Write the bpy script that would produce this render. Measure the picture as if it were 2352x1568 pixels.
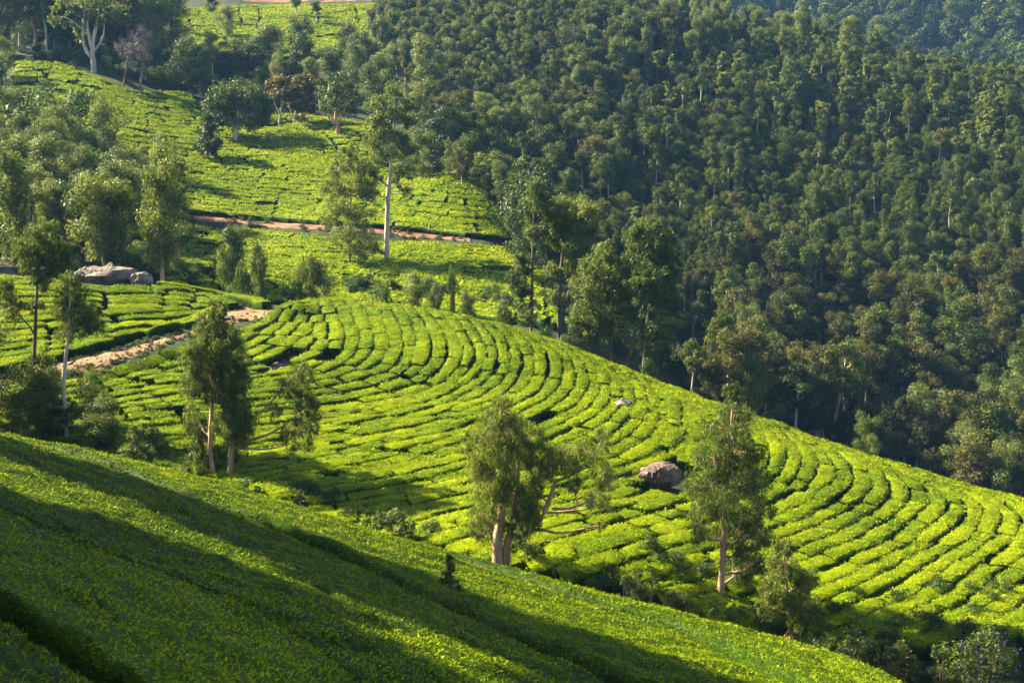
import bpy, math, random
import numpy as np

# ================================================================ camera, sky, sun, exposure
sc = bpy.context.scene
col = sc.collection
for o in list(bpy.data.objects):
    bpy.data.objects.remove(o)
cam_d = bpy.data.cameras.new('camera'); cam_d.lens = 50; cam_d.sensor_width = 36
cam_d.clip_start = .5; cam_d.clip_end = 6000
cam = bpy.data.objects.new('camera', cam_d); col.objects.link(cam)
cam.location = (0, 0, 0); cam.rotation_euler = (math.radians(80.0), 0, 0)
sc.camera = cam
SUN_EL, SUN_AZ = 34.0, -25.0
sv = np.array([-math.cos(math.radians(SUN_AZ))*math.cos(math.radians(SUN_EL)), -math.sin(math.radians(SUN_AZ))*math.cos(math.radians(SUN_EL)), math.sin(math.radians(SUN_EL))])
world = bpy.data.worlds.new('World'); sc.world = world; world.use_nodes = True
wn = world.node_tree.nodes; wl = world.node_tree.links; wn.clear()
sky = wn.new('ShaderNodeTexSky'); sky.sky_type = 'NISHITA'; sky.sun_disc = False
sky.sun_elevation = math.radians(SUN_EL); sky.sun_rotation = math.radians(270.0-SUN_AZ)
bg = wn.new('ShaderNodeBackground'); bg.inputs['Strength'].default_value = .05
wo = wn.new('ShaderNodeOutputWorld')
wl.new(sky.outputs[0], bg.inputs[0]); wl.new(bg.outputs[0], wo.inputs[0])
sun_d = bpy.data.lights.new('sun', 'SUN'); sun_d.energy = 5.0; sun_d.angle = math.radians(.55); sun_d.color = (1, .86, .62)
sun = bpy.data.objects.new('sun', sun_d); col.objects.link(sun)
from mathutils import Vector
sun.rotation_euler = Vector(-sv).to_track_quat('-Z', 'Y').to_euler(); sun.location = tuple(sv*200)
sc.view_settings.view_transform = 'Standard'; sc.view_settings.look = 'None'
sc.view_settings.exposure = 2.95; sc.view_settings.gamma = 1.0; sc.view_settings.use_curve_mapping = False
try:
    sc.cycles.max_bounces = 6; sc.cycles.transparent_max_bounces = 4; sc.cycles.volume_bounces = 0
    sc.cycles.diffuse_bounces = 3; sc.cycles.use_denoising = True
except Exception:
    pass
HAZE = .00008
rng = np.random.default_rng(7)

# ---------------------------------------------------------------- lie of the land
FPX = 2352*50/36.0
PITCH = math.radians(10.0)
CP, SP = math.cos(PITCH), math.sin(PITCH)
def at(u, v, d):
    """point seen at photo position (u, v) of a 2352 x 1568 frame, d metres ahead"""
    u = np.asarray(u, float); v = np.asarray(v, float); d = np.asarray(d, float)
    a = (u-1176)/FPX; b = (784-v)/FPX
    k = d/(CP+b*SP)
    return np.stack([a*k, d+0*a, (-SP+b*CP)*k], -1)
def project(P):
    P = np.asarray(P, float)
    f = P[..., 1]*CP - P[..., 2]*SP
    return 1176+FPX*P[..., 0]/f, 784-FPX*(P[..., 1]*SP+P[..., 2]*CP)/f, f
class Surface:
    def __init__(self, pts, lam=0.0):
        self.c = np.array([p[:2] for p in pts]); z = np.array([p[2] for p in pts]); n = len(z)
        K = self.k(self.c, self.c) + lam*np.eye(n)
        A = np.zeros((n+3, n+3)); A[:n, :n] = K
        A[:n, n] = 1; A[:n, n+1:] = self.c; A[n:, :n] = A[:n, n:].T
        self.w = np.linalg.solve(A, np.concatenate([z, [0, 0, 0]]))
    @staticmethod
    def k(a, b):
        r2 = ((a[:, None, :]-b[None, :, :])**2).sum(-1)/2500.0
        return np.where(r2 > 1e-12, r2*np.log(r2+1e-12)*0.5, 0.0)
    def __call__(self, x, y):
        x, y = np.broadcast_arrays(np.asarray(x, float), np.asarray(y, float))
        p = np.stack([x.ravel(), y.ravel()], -1)
        out = np.empty(len(p)); n = len(self.c)
        for i in range(0, len(p), 20000):
            q = p[i:i+20000]
            out[i:i+20000] = self.k(q, self.c)@self.w[:n] + self.w[n] + q@self.w[n+1:]
        return out.reshape(x.shape)
def pts(L):
    return [tuple(at(*p)) for p in L]
# the near tea slope
FRONT = pts([(0,1568,20),(600,1568,21.5),(1176,1568,26),(1700,1568,33),(2150,1568,42),
  (0,1300,27),(600,1390,27),(1176,1450,33),(300,1200,35),(900,1330,38),(1500,1470,40),
  (0,1032,55),(200,1064,54),(450,1108,53),(700,1182,52),(900,1242,51),(1140,1318,50),(1400,1388,50),(1650,1442,50),(1900,1500,50),(2150,1556,50),(2300,1590,50)])
FRONT += [(-14,9,-4.8),(0,9,-8.5),(14,12,-15),(28,30,-22.5),(-26,30,-6),(-40,50,-7.5),(-40,9,1.5),(30,50,-26),(-70,60,-2),(-70,20,6)]
FRONT += [(-24,66,-19.5),(-12,64,-21),(0,62,-23.5),(12,60,-26.5),(24,60,-30),(-40,70,-18),(-60,80,-16),(40,60,-36)]
# the middle hill with the curved rows
MID = pts([(0,612,126),(200,642,126),(360,650,126),(620,694,124),(760,694,122),(1000,712,117),(1200,754,112),(1400,829,106),(1640,924,98),(1930,1034,91),(2150,1104,87),(2352,1154,83),(2600,1215,80),
  (0,880,90),(260,800,99),(500,735,112),(560,960,85),(300,950,85),(1000,880,95),(1250,890,94),(1450,960,87),(1400,1050,80),(1000,1000,82),(1700,1150,76),(2100,1250,72),(2352,1300,68),(2352,1500,55),(1950,1450,58),(1500,1300,62),(1300,1250,64),(1100,1200,67),(900,1180,70),(700,1150,72),(500,1110,74),(250,1070,77),(0,1035,80),(-300,880,92),(-300,620,128),(2500,1400,61)])
MID += [(-36,138,-24.5),(-15,136,-25),(-5,132,-26.5),(8,126,-28),(18,119,-29),(29,110,-31),(38,104,-32),(48,100,-34),(60,96,-36)]
MID += [(-20,160,-33),(20,150,-42),(50,130,-46),(75,100,-45),(-60,160,-28),(75,60,-30)]
MID += [(40,45,-28),(28,44,-27),(10,52,-25.5),(-8,58,-24),(-30,64,-21.5),(-60,70,-17),(0,20,-27)]
# the hillsides behind: tea on the left, plantation on the right of the gully
BACK = pts([(640,690,152),(850,700,150),(1000,705,148),(1150,725,143),(1280,745,138),(900,600,166),(1150,640,158),(1280,625,166),(410,500,190),(700,520,187),(1000,545,183),(1160,556,178),
  (600,590,168),(420,600,168),(1150,490,192),(1085,405,206),(900,440,203),(700,350,226),(550,335,234),(450,390,218),(560,440,206),(850,290,244),(700,275,250),(960,300,240),(430,205,268),(560,180,280),(40,140,268),(130,140,268),(220,172,262),(330,240,250),(400,285,243),(440,330,232),
  (0,560,155),(150,540,160),(300,580,158),(0,400,190),(250,300,226),(100,250,240),(300,420,200),
  (300,110,310),(100,60,320),(450,90,332),(600,75,335),(860,95,325),(420,20,368),(600,12,380),(860,20,366),(600,-60,430),(300,-60,430)])
WOOD = [(1280,560,192),(1180,470,212),(1110,390,226),(1500,730,166),(1700,780,156),(1900,1010,146),(2200,1100,140),(2400,1135,136),(980,240,262),(900,110,300),(880,10,345),
  (1400,300,244),(1400,0,325),(1700,45,318),(1900,85,312),(2200,140,304),(2400,160,300),(1900,400,240),(2400,400,234),(2400,800,178),(1900,720,190),(1600,520,208),(1150,150,285),(1150,0,330),(2900,400,240),(2900,800,180),(2900,1150,136),(2900,200,300)]
BACK += [(p[0], p[1], p[2]-4.5) for p in pts(WOOD)]
BACK += [(60,360,2),(100,350,-4),(140,340,-9),(20,390,9),(120,420,-22),(170,420,-25),(80,430,-14),(30,450,4)]
BACK += [(-75,150,-28),(-140,200,-12),(-160,300,10),(60,110,-44),(100,110,-44),(20,125,-42),(-20,130,-34),(140,90,-43)]
# the far wooded range beyond the plantation's ridge
FAR = [(250,520,0),(190,540,2),(130,560,3),(60,600,0),(250,620,40),(130,650,46),(0,680,50),(-150,620,55),(-150,480,36),(-60,520,24),(0,560,14),(300,480,-22),(200,470,-22),(140,480,-20),(60,500,-10),(-300,700,60),(400,700,50),(0,800,75),(300,800,70),(-200,420,5),(-100,440,0)]
S_F, S_M, S_B, S_X = Surface(FRONT, 1e-3), Surface(MID, 1e-3), Surface(BACK, 2e-3), Surface(FAR, 1e-3)
def smax(a, b, k):
    h = np.clip(0.5+0.5*(a-b)/k, 0, 1)
    return b*(1-h)+a*h+k*h*(1-h)
def layers(x, y):
    x, y = np.broadcast_arrays(np.asarray(x, float), np.asarray(y, float))
    f = np.where(y < 85, S_F(x, y), -90.0) - np.clip((y-66)*1.2, 0, 60)
    m = np.where((y > 30) & (y < 185), S_M(x, y), -90.0) - np.clip((y-150)*1.2, 0, 60)-np.clip((42-y)*1.0, 0, 60)
    b = np.where((y > 85) & (y < 520), S_B(x, y), -90.0) - np.clip((118-y)*1.0, 0, 60) - np.clip((y-450)*0.5, 0, 60)
    g = np.where(y > 400, S_X(x, y), -90.0)
    return f, m, b, g
def ripple(x, y):
    return (np.sin(x*.31+1.3*np.sin(y*.17))*np.sin(y*.23+1.1*np.sin(x*.13))*.16 + np.sin(x*.11+.7)*np.sin(y*.083+2.1)*.25)*np.clip((y-45)/60, 0, 1.4)
# the ground as a grid that is fine where it is near; everything stands on it
GT = np.linspace(-1, 1, 801)
GS = .42*GT+1.25*GT**3+.35*GT**7
GY = np.exp(np.linspace(math.log(3.0), math.log(1500.0), 900))
def _full(x, y):
    f, m, b, g = layers(x, y)
    return smax(smax(smax(f, m, .5), b, 1.5), g, 3.0) + ripple(x, y)
GX = GS[None, :]*GY[:, None]
CZ = _full(GX, np.repeat(GY[:, None], len(GS), 1))
_e = np.clip((np.abs(GX)-260)/400, 0, 1)                     # far to the sides the hills level out
CZ = CZ*(1-_e)+np.clip(CZ, -40, 30)*_e
CZ = np.where(CZ > 55, 55+18*np.tanh((CZ-55)/18), CZ); CZ = np.where(CZ < -48, -48-8*np.tanh((-48-CZ)/8), CZ)
_LY = np.log(GY)
def _bil(G, x, y):
    x, y = np.broadcast_arrays(np.asarray(x, float), np.asarray(y, float))
    j = np.clip((np.log(np.maximum(y, 3.01))-_LY[0])/(_LY[1]-_LY[0]), 0, len(GY)-1.001)
    i = np.clip(np.interp(x/y, GS, np.arange(len(GS))), 0, len(GS)-1.001)
    j0 = j.astype(int); i0 = i.astype(int); fj = j-j0; fi = i-i0
    return (G[j0, i0]*(1-fi)+G[j0, i0+1]*fi)*(1-fj)+(G[j0+1, i0]*(1-fi)+G[j0+1, i0+1]*fi)*fj
LIFT = .72          # height of the clipped tea above the soil
LG = np.full(CZ.shape, LIFT)      # the paths run a little higher than the soil between the bushes
def ground_z(x, y):
    return _bil(CZ-LG if not hasattr(ground_z, 'g') else ground_z.g, x, y)
STEPS = np.cumprod(np.full(700, 1.0068))*7.5
def hit(u, v, dmin=0, lift=0.0):
    """where the sight line through (u, v) meets the ground raised by lift"""
    u = np.atleast_1d(np.asarray(u, float)); v = np.atleast_1d(np.asarray(v, float))
    u, v = np.broadcast_arrays(u, v)
    out = np.empty(u.shape+(3,))
    for i in range(0, len(u), 400):
        uu, vv = u[i:i+400], v[i:i+400]
        P = at(uu[:, None], vv[:, None], STEPS[None, :])
        below = (P[..., 2] < ground_z(P[..., 0], P[..., 1])+lift) & (STEPS[None, :] >= dmin)
        j = np.where(below.any(1), below.argmax(1), len(STEPS)-1)
        lo, hi = STEPS[np.maximum(j-1, 0)].copy(), STEPS[j].copy()
        for _ in range(9):
            mid = .5*(lo+hi); q = at(uu, vv, mid)
            bl = q[:, 2] < ground_z(q[:, 0], q[:, 1])+lift
            hi = np.where(bl, mid, hi); lo = np.where(bl, lo, mid)
        q = at(uu, vv, hi); q[:, 2] = ground_z(q[:, 0], q[:, 1])
        out[i:i+400] = q
    return out
ground_z.g = CZ-LG
PATH_A = [(648,709),(590,704),(528,707),(500,736),(470,748),(440,752),(372,778),(284,802),(180,826),(60,846),(-60,856)]
PATH_B = [(636,724),(590,738),(545,740),(500,752),(476,760),(446,768),(392,788),(305,822),(215,848),(90,868),(-60,880)]
ROAD_A = [(360,486),(420,490),(500,495),(580,503),(660,510),(740,515),(850,520),(930,528),(1010,539),(1080,548)]
ROAD_B = [(360,500),(420,504),(500,509),(580,517),(660,524),(740,528),(850,533),(930,541),(1010,549),(1080,556)]
def raise_along(A, B, inner, outer, dmax):
    A, B = np.array(A, float), np.array(B, float); M = .5*(A+B); s = np.linspace(0, len(M)-1, 160)
    q = hit(np.interp(s, np.arange(len(M)), M[:, 0]), np.interp(s, np.arange(len(M)), M[:, 1]), lift=LIFT)
    q = q[q[:, 1] < dmax][:, :2]
    gy_ = np.repeat(GY[:, None], len(GS), 1); box = (GX > q[:, 0].min()-6) & (GX < q[:, 0].max()+6) & (gy_ > q[:, 1].min()-6) & (gy_ < q[:, 1].max()+6)
    P = np.stack([GX[box], gy_[box]], -1); d = np.full(len(P), 1e9)
    for k in q:
        d = np.minimum(d, ((P-k)**2).sum(1))
    m = np.clip((outer-np.sqrt(d))/(outer-inner), 0, 1); m = m*m*(3-2*m)
    LG[box] = np.minimum(LG[box], LIFT-.58*m)
raise_along(PATH_A, PATH_B, 1.7, 3.2, 135); raise_along(ROAD_A, ROAD_B, 2.2, 4.0, 230)
ground_z.g = CZ-LG

# ================================================================ helpers
def nrm(a):
    return a/(np.linalg.norm(a, axis=-1, keepdims=True)+1e-9)
class Geo:
    """collects vertices, quads and triangles with one tint value per vertex and a material slot per face"""
    def __init__(s):
        s.v, s.t, s.q, s.m, s.n = [], [], [], [], 0
    def add(s, v, q, tint, mat=0):
        v = np.asarray(v, float).reshape(-1, 3); q = np.asarray(q, int)
        if len(v) == 0:
            return
        s.v.append(v); s.t.append(np.broadcast_to(np.asarray(tint, float), (len(v),)).copy())
        s.q.append(q+s.n); s.m.append(np.full(len(q), mat)); s.n += len(v)
    def mesh(s, name, mats, smooth=True):
        me = bpy.data.meshes.new(name)
        if s.v:
            V = np.concatenate(s.v)
            me.vertices.add(len(V)); me.vertices.foreach_set('co', V.astype(np.float32).ravel())
            idx, start, mi, k = [], [], [], 0
            for q, m in zip(s.q, s.m):
                idx.append(q.ravel()); start.append(k+np.arange(len(q))*q.shape[1]); k += q.size; mi.append(m)
            idx = np.concatenate(idx); start = np.concatenate(start); mi = np.concatenate(mi)
            me.loops.add(len(idx)); me.loops.foreach_set('vertex_index', idx.astype(np.int32))
            me.polygons.add(len(start)); me.polygons.foreach_set('loop_start', start.astype(np.int32))
            me.polygons.foreach_set('material_index', mi.astype(np.int32))
            if smooth:
                me.polygons.foreach_set('use_smooth', np.ones(len(start), bool))
            a = me.attributes.new('tint', 'FLOAT', 'POINT'); a.data.foreach_set('value', np.concatenate(s.t).astype(np.float32))
            me.update(calc_edges=True)
        for m in (mats if isinstance(mats, (list, tuple)) else [mats]):
            me.materials.append(m)
        return me
def link(name, me, parent=None):
    o = bpy.data.objects.new(name, me); col.objects.link(o)
    if parent is not None:
        o.parent = parent
    return o
def tag(o, label=None, cat=None, group=None, kind=None):
    for k, v in (('label', label), ('category', cat), ('group', group), ('kind', kind)):
        if v:
            o[k] = v
    return o
def tube(path, rad, sides=6, closed_tip=True):
    path = np.asarray(path, float); n = len(path); rad = np.broadcast_to(rad, (n,))
    t = nrm(np.gradient(path, axis=0))
    ref = np.where(np.abs(t[:, 2:]) > .9, np.array([[1., 0, 0]]), np.array([[0, 0, 1.]]))
    a = nrm(np.cross(ref, t)); b = np.cross(t, a)
    th = np.arange(sides)*2*math.pi/sides
    V = path[:, None]+rad[:, None, None]*(np.cos(th)[None, :, None]*a[:, None]+np.sin(th)[None, :, None]*b[:, None])
    i = np.arange(n-1)[:, None]*sides; j = np.arange(sides)[None]; k = (j+1) % sides
    Q = np.stack([i+j, i+k, i+sides+k, i+sides+j], -1).reshape(-1, 4)
    return V.reshape(-1, 3), Q
def leaves(P, axis, nr, L, W, fold=0.0, lite=False):
    """one pointed quad per leaf; with fold, two quads bent along the midrib"""
    side = nrm(np.cross(nr, axis)); L = np.broadcast_to(L, (len(P),))[:, None]; W = np.broadcast_to(W, (len(P),))[:, None]
    n = len(P)
    if not fold:
        if lite:
            V = np.stack([P-side*W*.5, P+side*W*.5, P+axis*L], 1)
            return V.reshape(-1, 3), np.arange(3*n).reshape(n, 3)
        V = np.stack([P, P+axis*L*.42+side*W*.5, P+axis*L, P+axis*L*.42-side*W*.5], 1)
        return V.reshape(-1, 3), np.arange(4*n).reshape(n, 4)
    up = np.cross(axis, side)
    up = up*np.sign((up*nr).sum(-1, keepdims=True)+1e-9)
    V = np.stack([P, P+axis*L*.35+side*W*.5+up*L*fold, P+axis*L*.72+side*W*.33+up*L*fold*.8, P+axis*L-up*L*fold*.6,
                  P+axis*L*.72-side*W*.33+up*L*fold*.8, P+axis*L*.35-side*W*.5+up*L*fold, P+axis*L*.55], 1)
    b = np.arange(n)[:, None]*7
    Q = np.concatenate([b+np.array([[0, 1, 2, 6]]), b+np.array([[6, 2, 3, 4]]), b+np.array([[0, 6, 4, 5]])], 0)
    return V.reshape(-1, 3), Q
def sample_quads(V, Q, density):
    """random points on the quads: position, normal, face index"""
    A, B, C, D = V[Q[:, 0]], V[Q[:, 1]], V[Q[:, 2]], V[Q[:, 3]]
    nn = np.cross(C-A, D-B); ar = np.linalg.norm(nn, axis=1)*.5
    dens = np.broadcast_to(density, ar.shape)*ar
    cnt = np.floor(dens+rng.random(len(ar))).astype(int)
    f = np.repeat(np.arange(len(ar)), cnt)
    s, t = rng.random((len(f), 1)), rng.random((len(f), 1))
    P = (A[f]*(1-s)+B[f]*s)*(1-t)+(D[f]*(1-s)+C[f]*s)*t
    return P, nrm(nn)[f], f
def resample(path, n=None, step=None):
    path = np.asarray(path, float); d = np.concatenate([[0], np.cumsum(np.linalg.norm(np.diff(path, axis=0), axis=1))])
    if n is None:
        n = max(2, int(round(d[-1]/step))+1)
    s = np.linspace(0, d[-1], n)
    return np.stack([np.interp(s, d, path[:, k]) for k in range(path.shape[1])], -1)
def smooth_path(p, it=2):
    p = np.asarray(p, float).copy()
    for _ in range(it):
        p[1:-1] = .25*p[:-2]+.5*p[1:-1]+.25*p[2:]
    return p
def wave(x, y, f, ph=0.0):
    return .5*np.sin(x*f+ph+1.7*np.sin(y*f*.7+ph))+.5*np.sin(y*f*1.3-ph+1.4*np.sin(x*f*.9+2*ph))

# ================================================================ materials
def mat_new(name):
    m = bpy.data.materials.new(name); m.use_nodes = True
    nt = m.node_tree; nt.nodes.clear()
    return m, nt.nodes, nt.links
def ramp(nodes, stops):
    r = nodes.new('ShaderNodeValToRGB'); e = r.color_ramp.elements
    while len(e) < len(stops):
        e.new(.5)
    for el, (p, c) in zip(e, stops):
        el.position = p; el.color = (*c, 1)
    return r
def leaf_mat(name, stops, trans=.3, gloss=.04, vary=.25, patch=0.0, patch_scale=.05, hue=(1, 1, 1)):
    """leaf colour by the leaf's own tint, a little different on every plant and, with patch, from place to place"""
    m, N, L = mat_new(name)
    at_ = N.new('ShaderNodeAttribute'); at_.attribute_name = 'tint'
    info = N.new('ShaderNodeObjectInfo')
    s = N.new('ShaderNodeMath'); s.operation = 'MULTIPLY_ADD'; s.inputs[1].default_value = vary; 
    L.new(info.outputs['Random'], s.inputs[0])
    add = N.new('ShaderNodeMath'); add.operation = 'ADD'; L.new(at_.outputs['Fac'], add.inputs[0])
    s.inputs[2].default_value = -vary*.5
    L.new(s.outputs[0], add.inputs[1])
    last = add
    if patch:
        g = N.new('ShaderNodeNewGeometry'); no = N.new('ShaderNodeTexNoise'); no.inputs['Scale'].default_value = patch_scale; no.inputs['Detail'].default_value = 5
        no.inputs['Roughness'].default_value = .6
        L.new(g.outputs['Position'], no.inputs['Vector'])
        mm = N.new('ShaderNodeMath'); mm.operation = 'MULTIPLY_ADD'; mm.inputs[1].default_value = patch; mm.inputs[2].default_value = -patch*.5
        L.new(no.outputs['Fac'], mm.inputs[0])
        a2 = N.new('ShaderNodeMath'); a2.operation = 'ADD'; L.new(last.outputs[0], a2.inputs[0]); L.new(mm.outputs[0], a2.inputs[1]); last = a2
    r = ramp(N, stops); L.new(last.outputs[0], r.inputs[0])
    p = N.new('ShaderNodeBsdfPrincipled'); p.inputs['Roughness'].default_value = .55
    p.inputs['Specular IOR Level'].default_value = gloss*5
    t = N.new('ShaderNodeBsdfTranslucent')
    tc = N.new('ShaderNodeMix'); tc.data_type = 'RGBA'; tc.blend_type = 'MULTIPLY'; tc.inputs[0].default_value = 1
    tc.inputs[7].default_value = (1.15*hue[0], 1.1*hue[1], .5*hue[2], 1)
    L.new(r.outputs[0], tc.inputs[6]); L.new(tc.outputs[2], t.inputs[0]); L.new(r.outputs[0], p.inputs['Base Color'])
    mx = N.new('ShaderNodeMixShader'); mx.inputs[0].default_value = trans
    out = N.new('ShaderNodeOutputMaterial')
    L.new(p.outputs[0], mx.inputs[1]); L.new(t.outputs[0], mx.inputs[2]); L.new(mx.outputs[0], out.inputs[0])
    return m
def rough_mat(name, c1, c2, c3, scale=1.0, bump=.4, rough=.9, stretch=(1, 1, 1)):
    m, N, L = mat_new(name)
    tx = N.new('ShaderNodeNewGeometry'); mp = N.new('ShaderNodeMapping'); mp.inputs['Scale'].default_value = stretch
    L.new(tx.outputs['Position'], mp.inputs[0])
    no = N.new('ShaderNodeTexNoise'); no.inputs['Scale'].default_value = scale; no.inputs['Detail'].default_value = 8; no.inputs['Roughness'].default_value = .65
    L.new(mp.outputs[0], no.inputs['Vector'])
    r = ramp(N, [(.3, c1), (.5, c2), (.7, c3)]); L.new(no.outputs['Fac'], r.inputs[0])
    p = N.new('ShaderNodeBsdfPrincipled'); p.inputs['Roughness'].default_value = rough; p.inputs['Specular IOR Level'].default_value = .2
    L.new(r.outputs[0], p.inputs['Base Color'])
    n2 = N.new('ShaderNodeTexNoise'); n2.inputs['Scale'].default_value = scale*5; n2.inputs['Detail'].default_value = 6
    L.new(mp.outputs[0], n2.inputs['Vector'])
    b = N.new('ShaderNodeBump'); b.inputs['Strength'].default_value = bump; b.inputs['Distance'].default_value = .1
    L.new(n2.outputs['Fac'], b.inputs['Height']); L.new(b.outputs[0], p.inputs['Normal'])
    out = N.new('ShaderNodeOutputMaterial'); L.new(p.outputs[0], out.inputs[0])
    return m
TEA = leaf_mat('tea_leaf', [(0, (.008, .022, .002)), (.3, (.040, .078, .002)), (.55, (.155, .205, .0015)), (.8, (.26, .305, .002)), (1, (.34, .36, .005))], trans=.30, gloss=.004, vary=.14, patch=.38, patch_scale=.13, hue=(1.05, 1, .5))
EUC = leaf_mat('eucalyptus_leaf', [(0, (.014, .027, .005)), (.4, (.042, .070, .010)), (.75, (.105, .140, .018)), (1, (.20, .22, .04))], trans=.45, gloss=.05, vary=.3)
WOODY = leaf_mat('plantation_leaf', [(0, (.011, .018, .004)), (.4, (.034, .056, .008)), (.75, (.066, .092, .012)), (1, (.12, .14, .022))], trans=.32, gloss=.015, vary=.5)
OLIVE = leaf_mat('olive_leaf', [(0, (.013, .017, .004)), (.4, (.037, .044, .009)), (.75, (.068, .074, .014)), (1, (.12, .108, .028))], trans=.32, gloss=.015, vary=.5)
DARKG = leaf_mat('broad_dark_leaf', [(0, (.012, .024, .004)), (.45, (.034, .060, .008)), (.8, (.072, .108, .012)), (1, (.12, .155, .022))], trans=.25, gloss=.03, vary=.2)
LIME = leaf_mat('pale_flat_leaf', [(0, (.025, .04, .008)), (.5, (.07, .095, .016)), (1, (.14, .16, .035))], trans=.3, gloss=.02, vary=.4)
TAN = leaf_mat('tan_leaf', [(0, (.03, .028, .008)), (.5, (.085, .072, .022)), (1, (.15, .12, .045))], trans=.3, gloss=.02, vary=.3)
GREY = leaf_mat('grey_twig', [(0, (.06, .05, .045)), (.5, (.13, .11, .10)), (1, (.2, .17, .15))], trans=.0, gloss=.01, vary=.2)
PINE = leaf_mat('needle_leaf', [(0, (.010, .025, .008)), (.5, (.026, .052, .015)), (1, (.06, .09, .025))], trans=.2, gloss=.02, vary=.3)
BUSH = leaf_mat('bush_leaf', [(0, (.008, .018, .004)), (.45, (.024, .048, .008)), (.8, (.055, .09, .013)), (1, (.10, .14, .02))], trans=.3, gloss=.02, vary=.5)
DRY = leaf_mat('dry_leaf', [(0, (.12, .075, .03)), (.5, (.30, .20, .10)), (1, (.46, .34, .19))], trans=.2, gloss=.02, vary=.2)
PURPLE = leaf_mat('purple_petal', [(0, (.04, .015, .16)), (1, (.12, .05, .35))], trans=.2, vary=.1, hue=(1, 1, 2))
YELLOW = leaf_mat('yellow_petal', [(0, (.30, .17, .005)), (1, (.45, .30, .01))], trans=.2, vary=.1)
BARK_PALE = rough_mat('pale_bark', (.13, .10, .075), (.33, .275, .21), (.45, .39, .31), 2.2, .4, .8, (1, 1, .25))
BARK_TAN = rough_mat('peeling_tan_bark', (.10, .055, .03), (.30, .18, .10), (.46, .32, .20), 2.6, .6, .85, (1, 1, .22))
BARK_DARK = rough_mat('dark_bark', (.03, .022, .016), (.085, .06, .042), (.16, .12, .085), 2.5, .5, .9, (1, 1, .25))
ROCK = rough_mat('grey_rock', (.020, .015, .011), (.105, .083, .064), (.24, .20, .165), 1.1, 1.0, .9)
ROCK_DARK = rough_mat('brown_rock', (.024, .014, .010), (.082, .054, .040), (.15, .105, .078), 1.6, .9, .9)
SOIL_PATH = rough_mat('trodden_earth', (.050, .027, .011), (.135, .074, .031), (.20, .12, .056), .6, .8, .95)
SOIL_RED = rough_mat('red_earth', (.045, .020, .009), (.12, .056, .026), (.21, .105, .056), .5, .8, .95)
def soil_mat():
    m, N, L = mat_new('hillside_soil')
    g = N.new('ShaderNodeNewGeometry')
    n1 = N.new('ShaderNodeTexNoise'); n1.inputs['Scale'].default_value = .08; n1.inputs['Detail'].default_value = 7
    n2 = N.new('ShaderNodeTexNoise'); n2.inputs['Scale'].default_value = 1.3; n2.inputs['Detail'].default_value = 8; n2.inputs['Roughness'].default_value = .7
    L.new(g.outputs['Position'], n1.inputs['Vector']); L.new(g.outputs['Position'], n2.inputs['Vector'])
    r1 = ramp(N, [(.36, (.010, .020, .004)), (.54, (.022, .034, .007)), (.74, (.040, .032, .013))])
    r2 = ramp(N, [(.3, (.45, .45, .45)), (.7, (1.35, 1.3, 1.2))])
    L.new(n1.outputs['Fac'], r1.inputs[0]); L.new(n2.outputs['Fac'], r2.inputs[0])
    mx = N.new('ShaderNodeMix'); mx.data_type = 'RGBA'; mx.blend_type = 'MULTIPLY'; mx.inputs[0].default_value = 1
    L.new(r1.outputs[0], mx.inputs[6]); L.new(r2.outputs[0], mx.inputs[7])
    p = N.new('ShaderNodeBsdfPrincipled'); p.inputs['Roughness'].default_value = .95; p.inputs['Specular IOR Level'].default_value = .1
    L.new(mx.outputs[2], p.inputs['Base Color'])
    b = N.new('ShaderNodeBump'); b.inputs['Strength'].default_value = .6; b.inputs['Distance'].default_value = .15
    L.new(n2.outputs['Fac'], b.inputs['Height']); L.new(b.outputs[0], p.inputs['Normal'])
    out = N.new('ShaderNodeOutputMaterial'); L.new(p.outputs[0], out.inputs[0])
    return m
SOIL = soil_mat()

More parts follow.
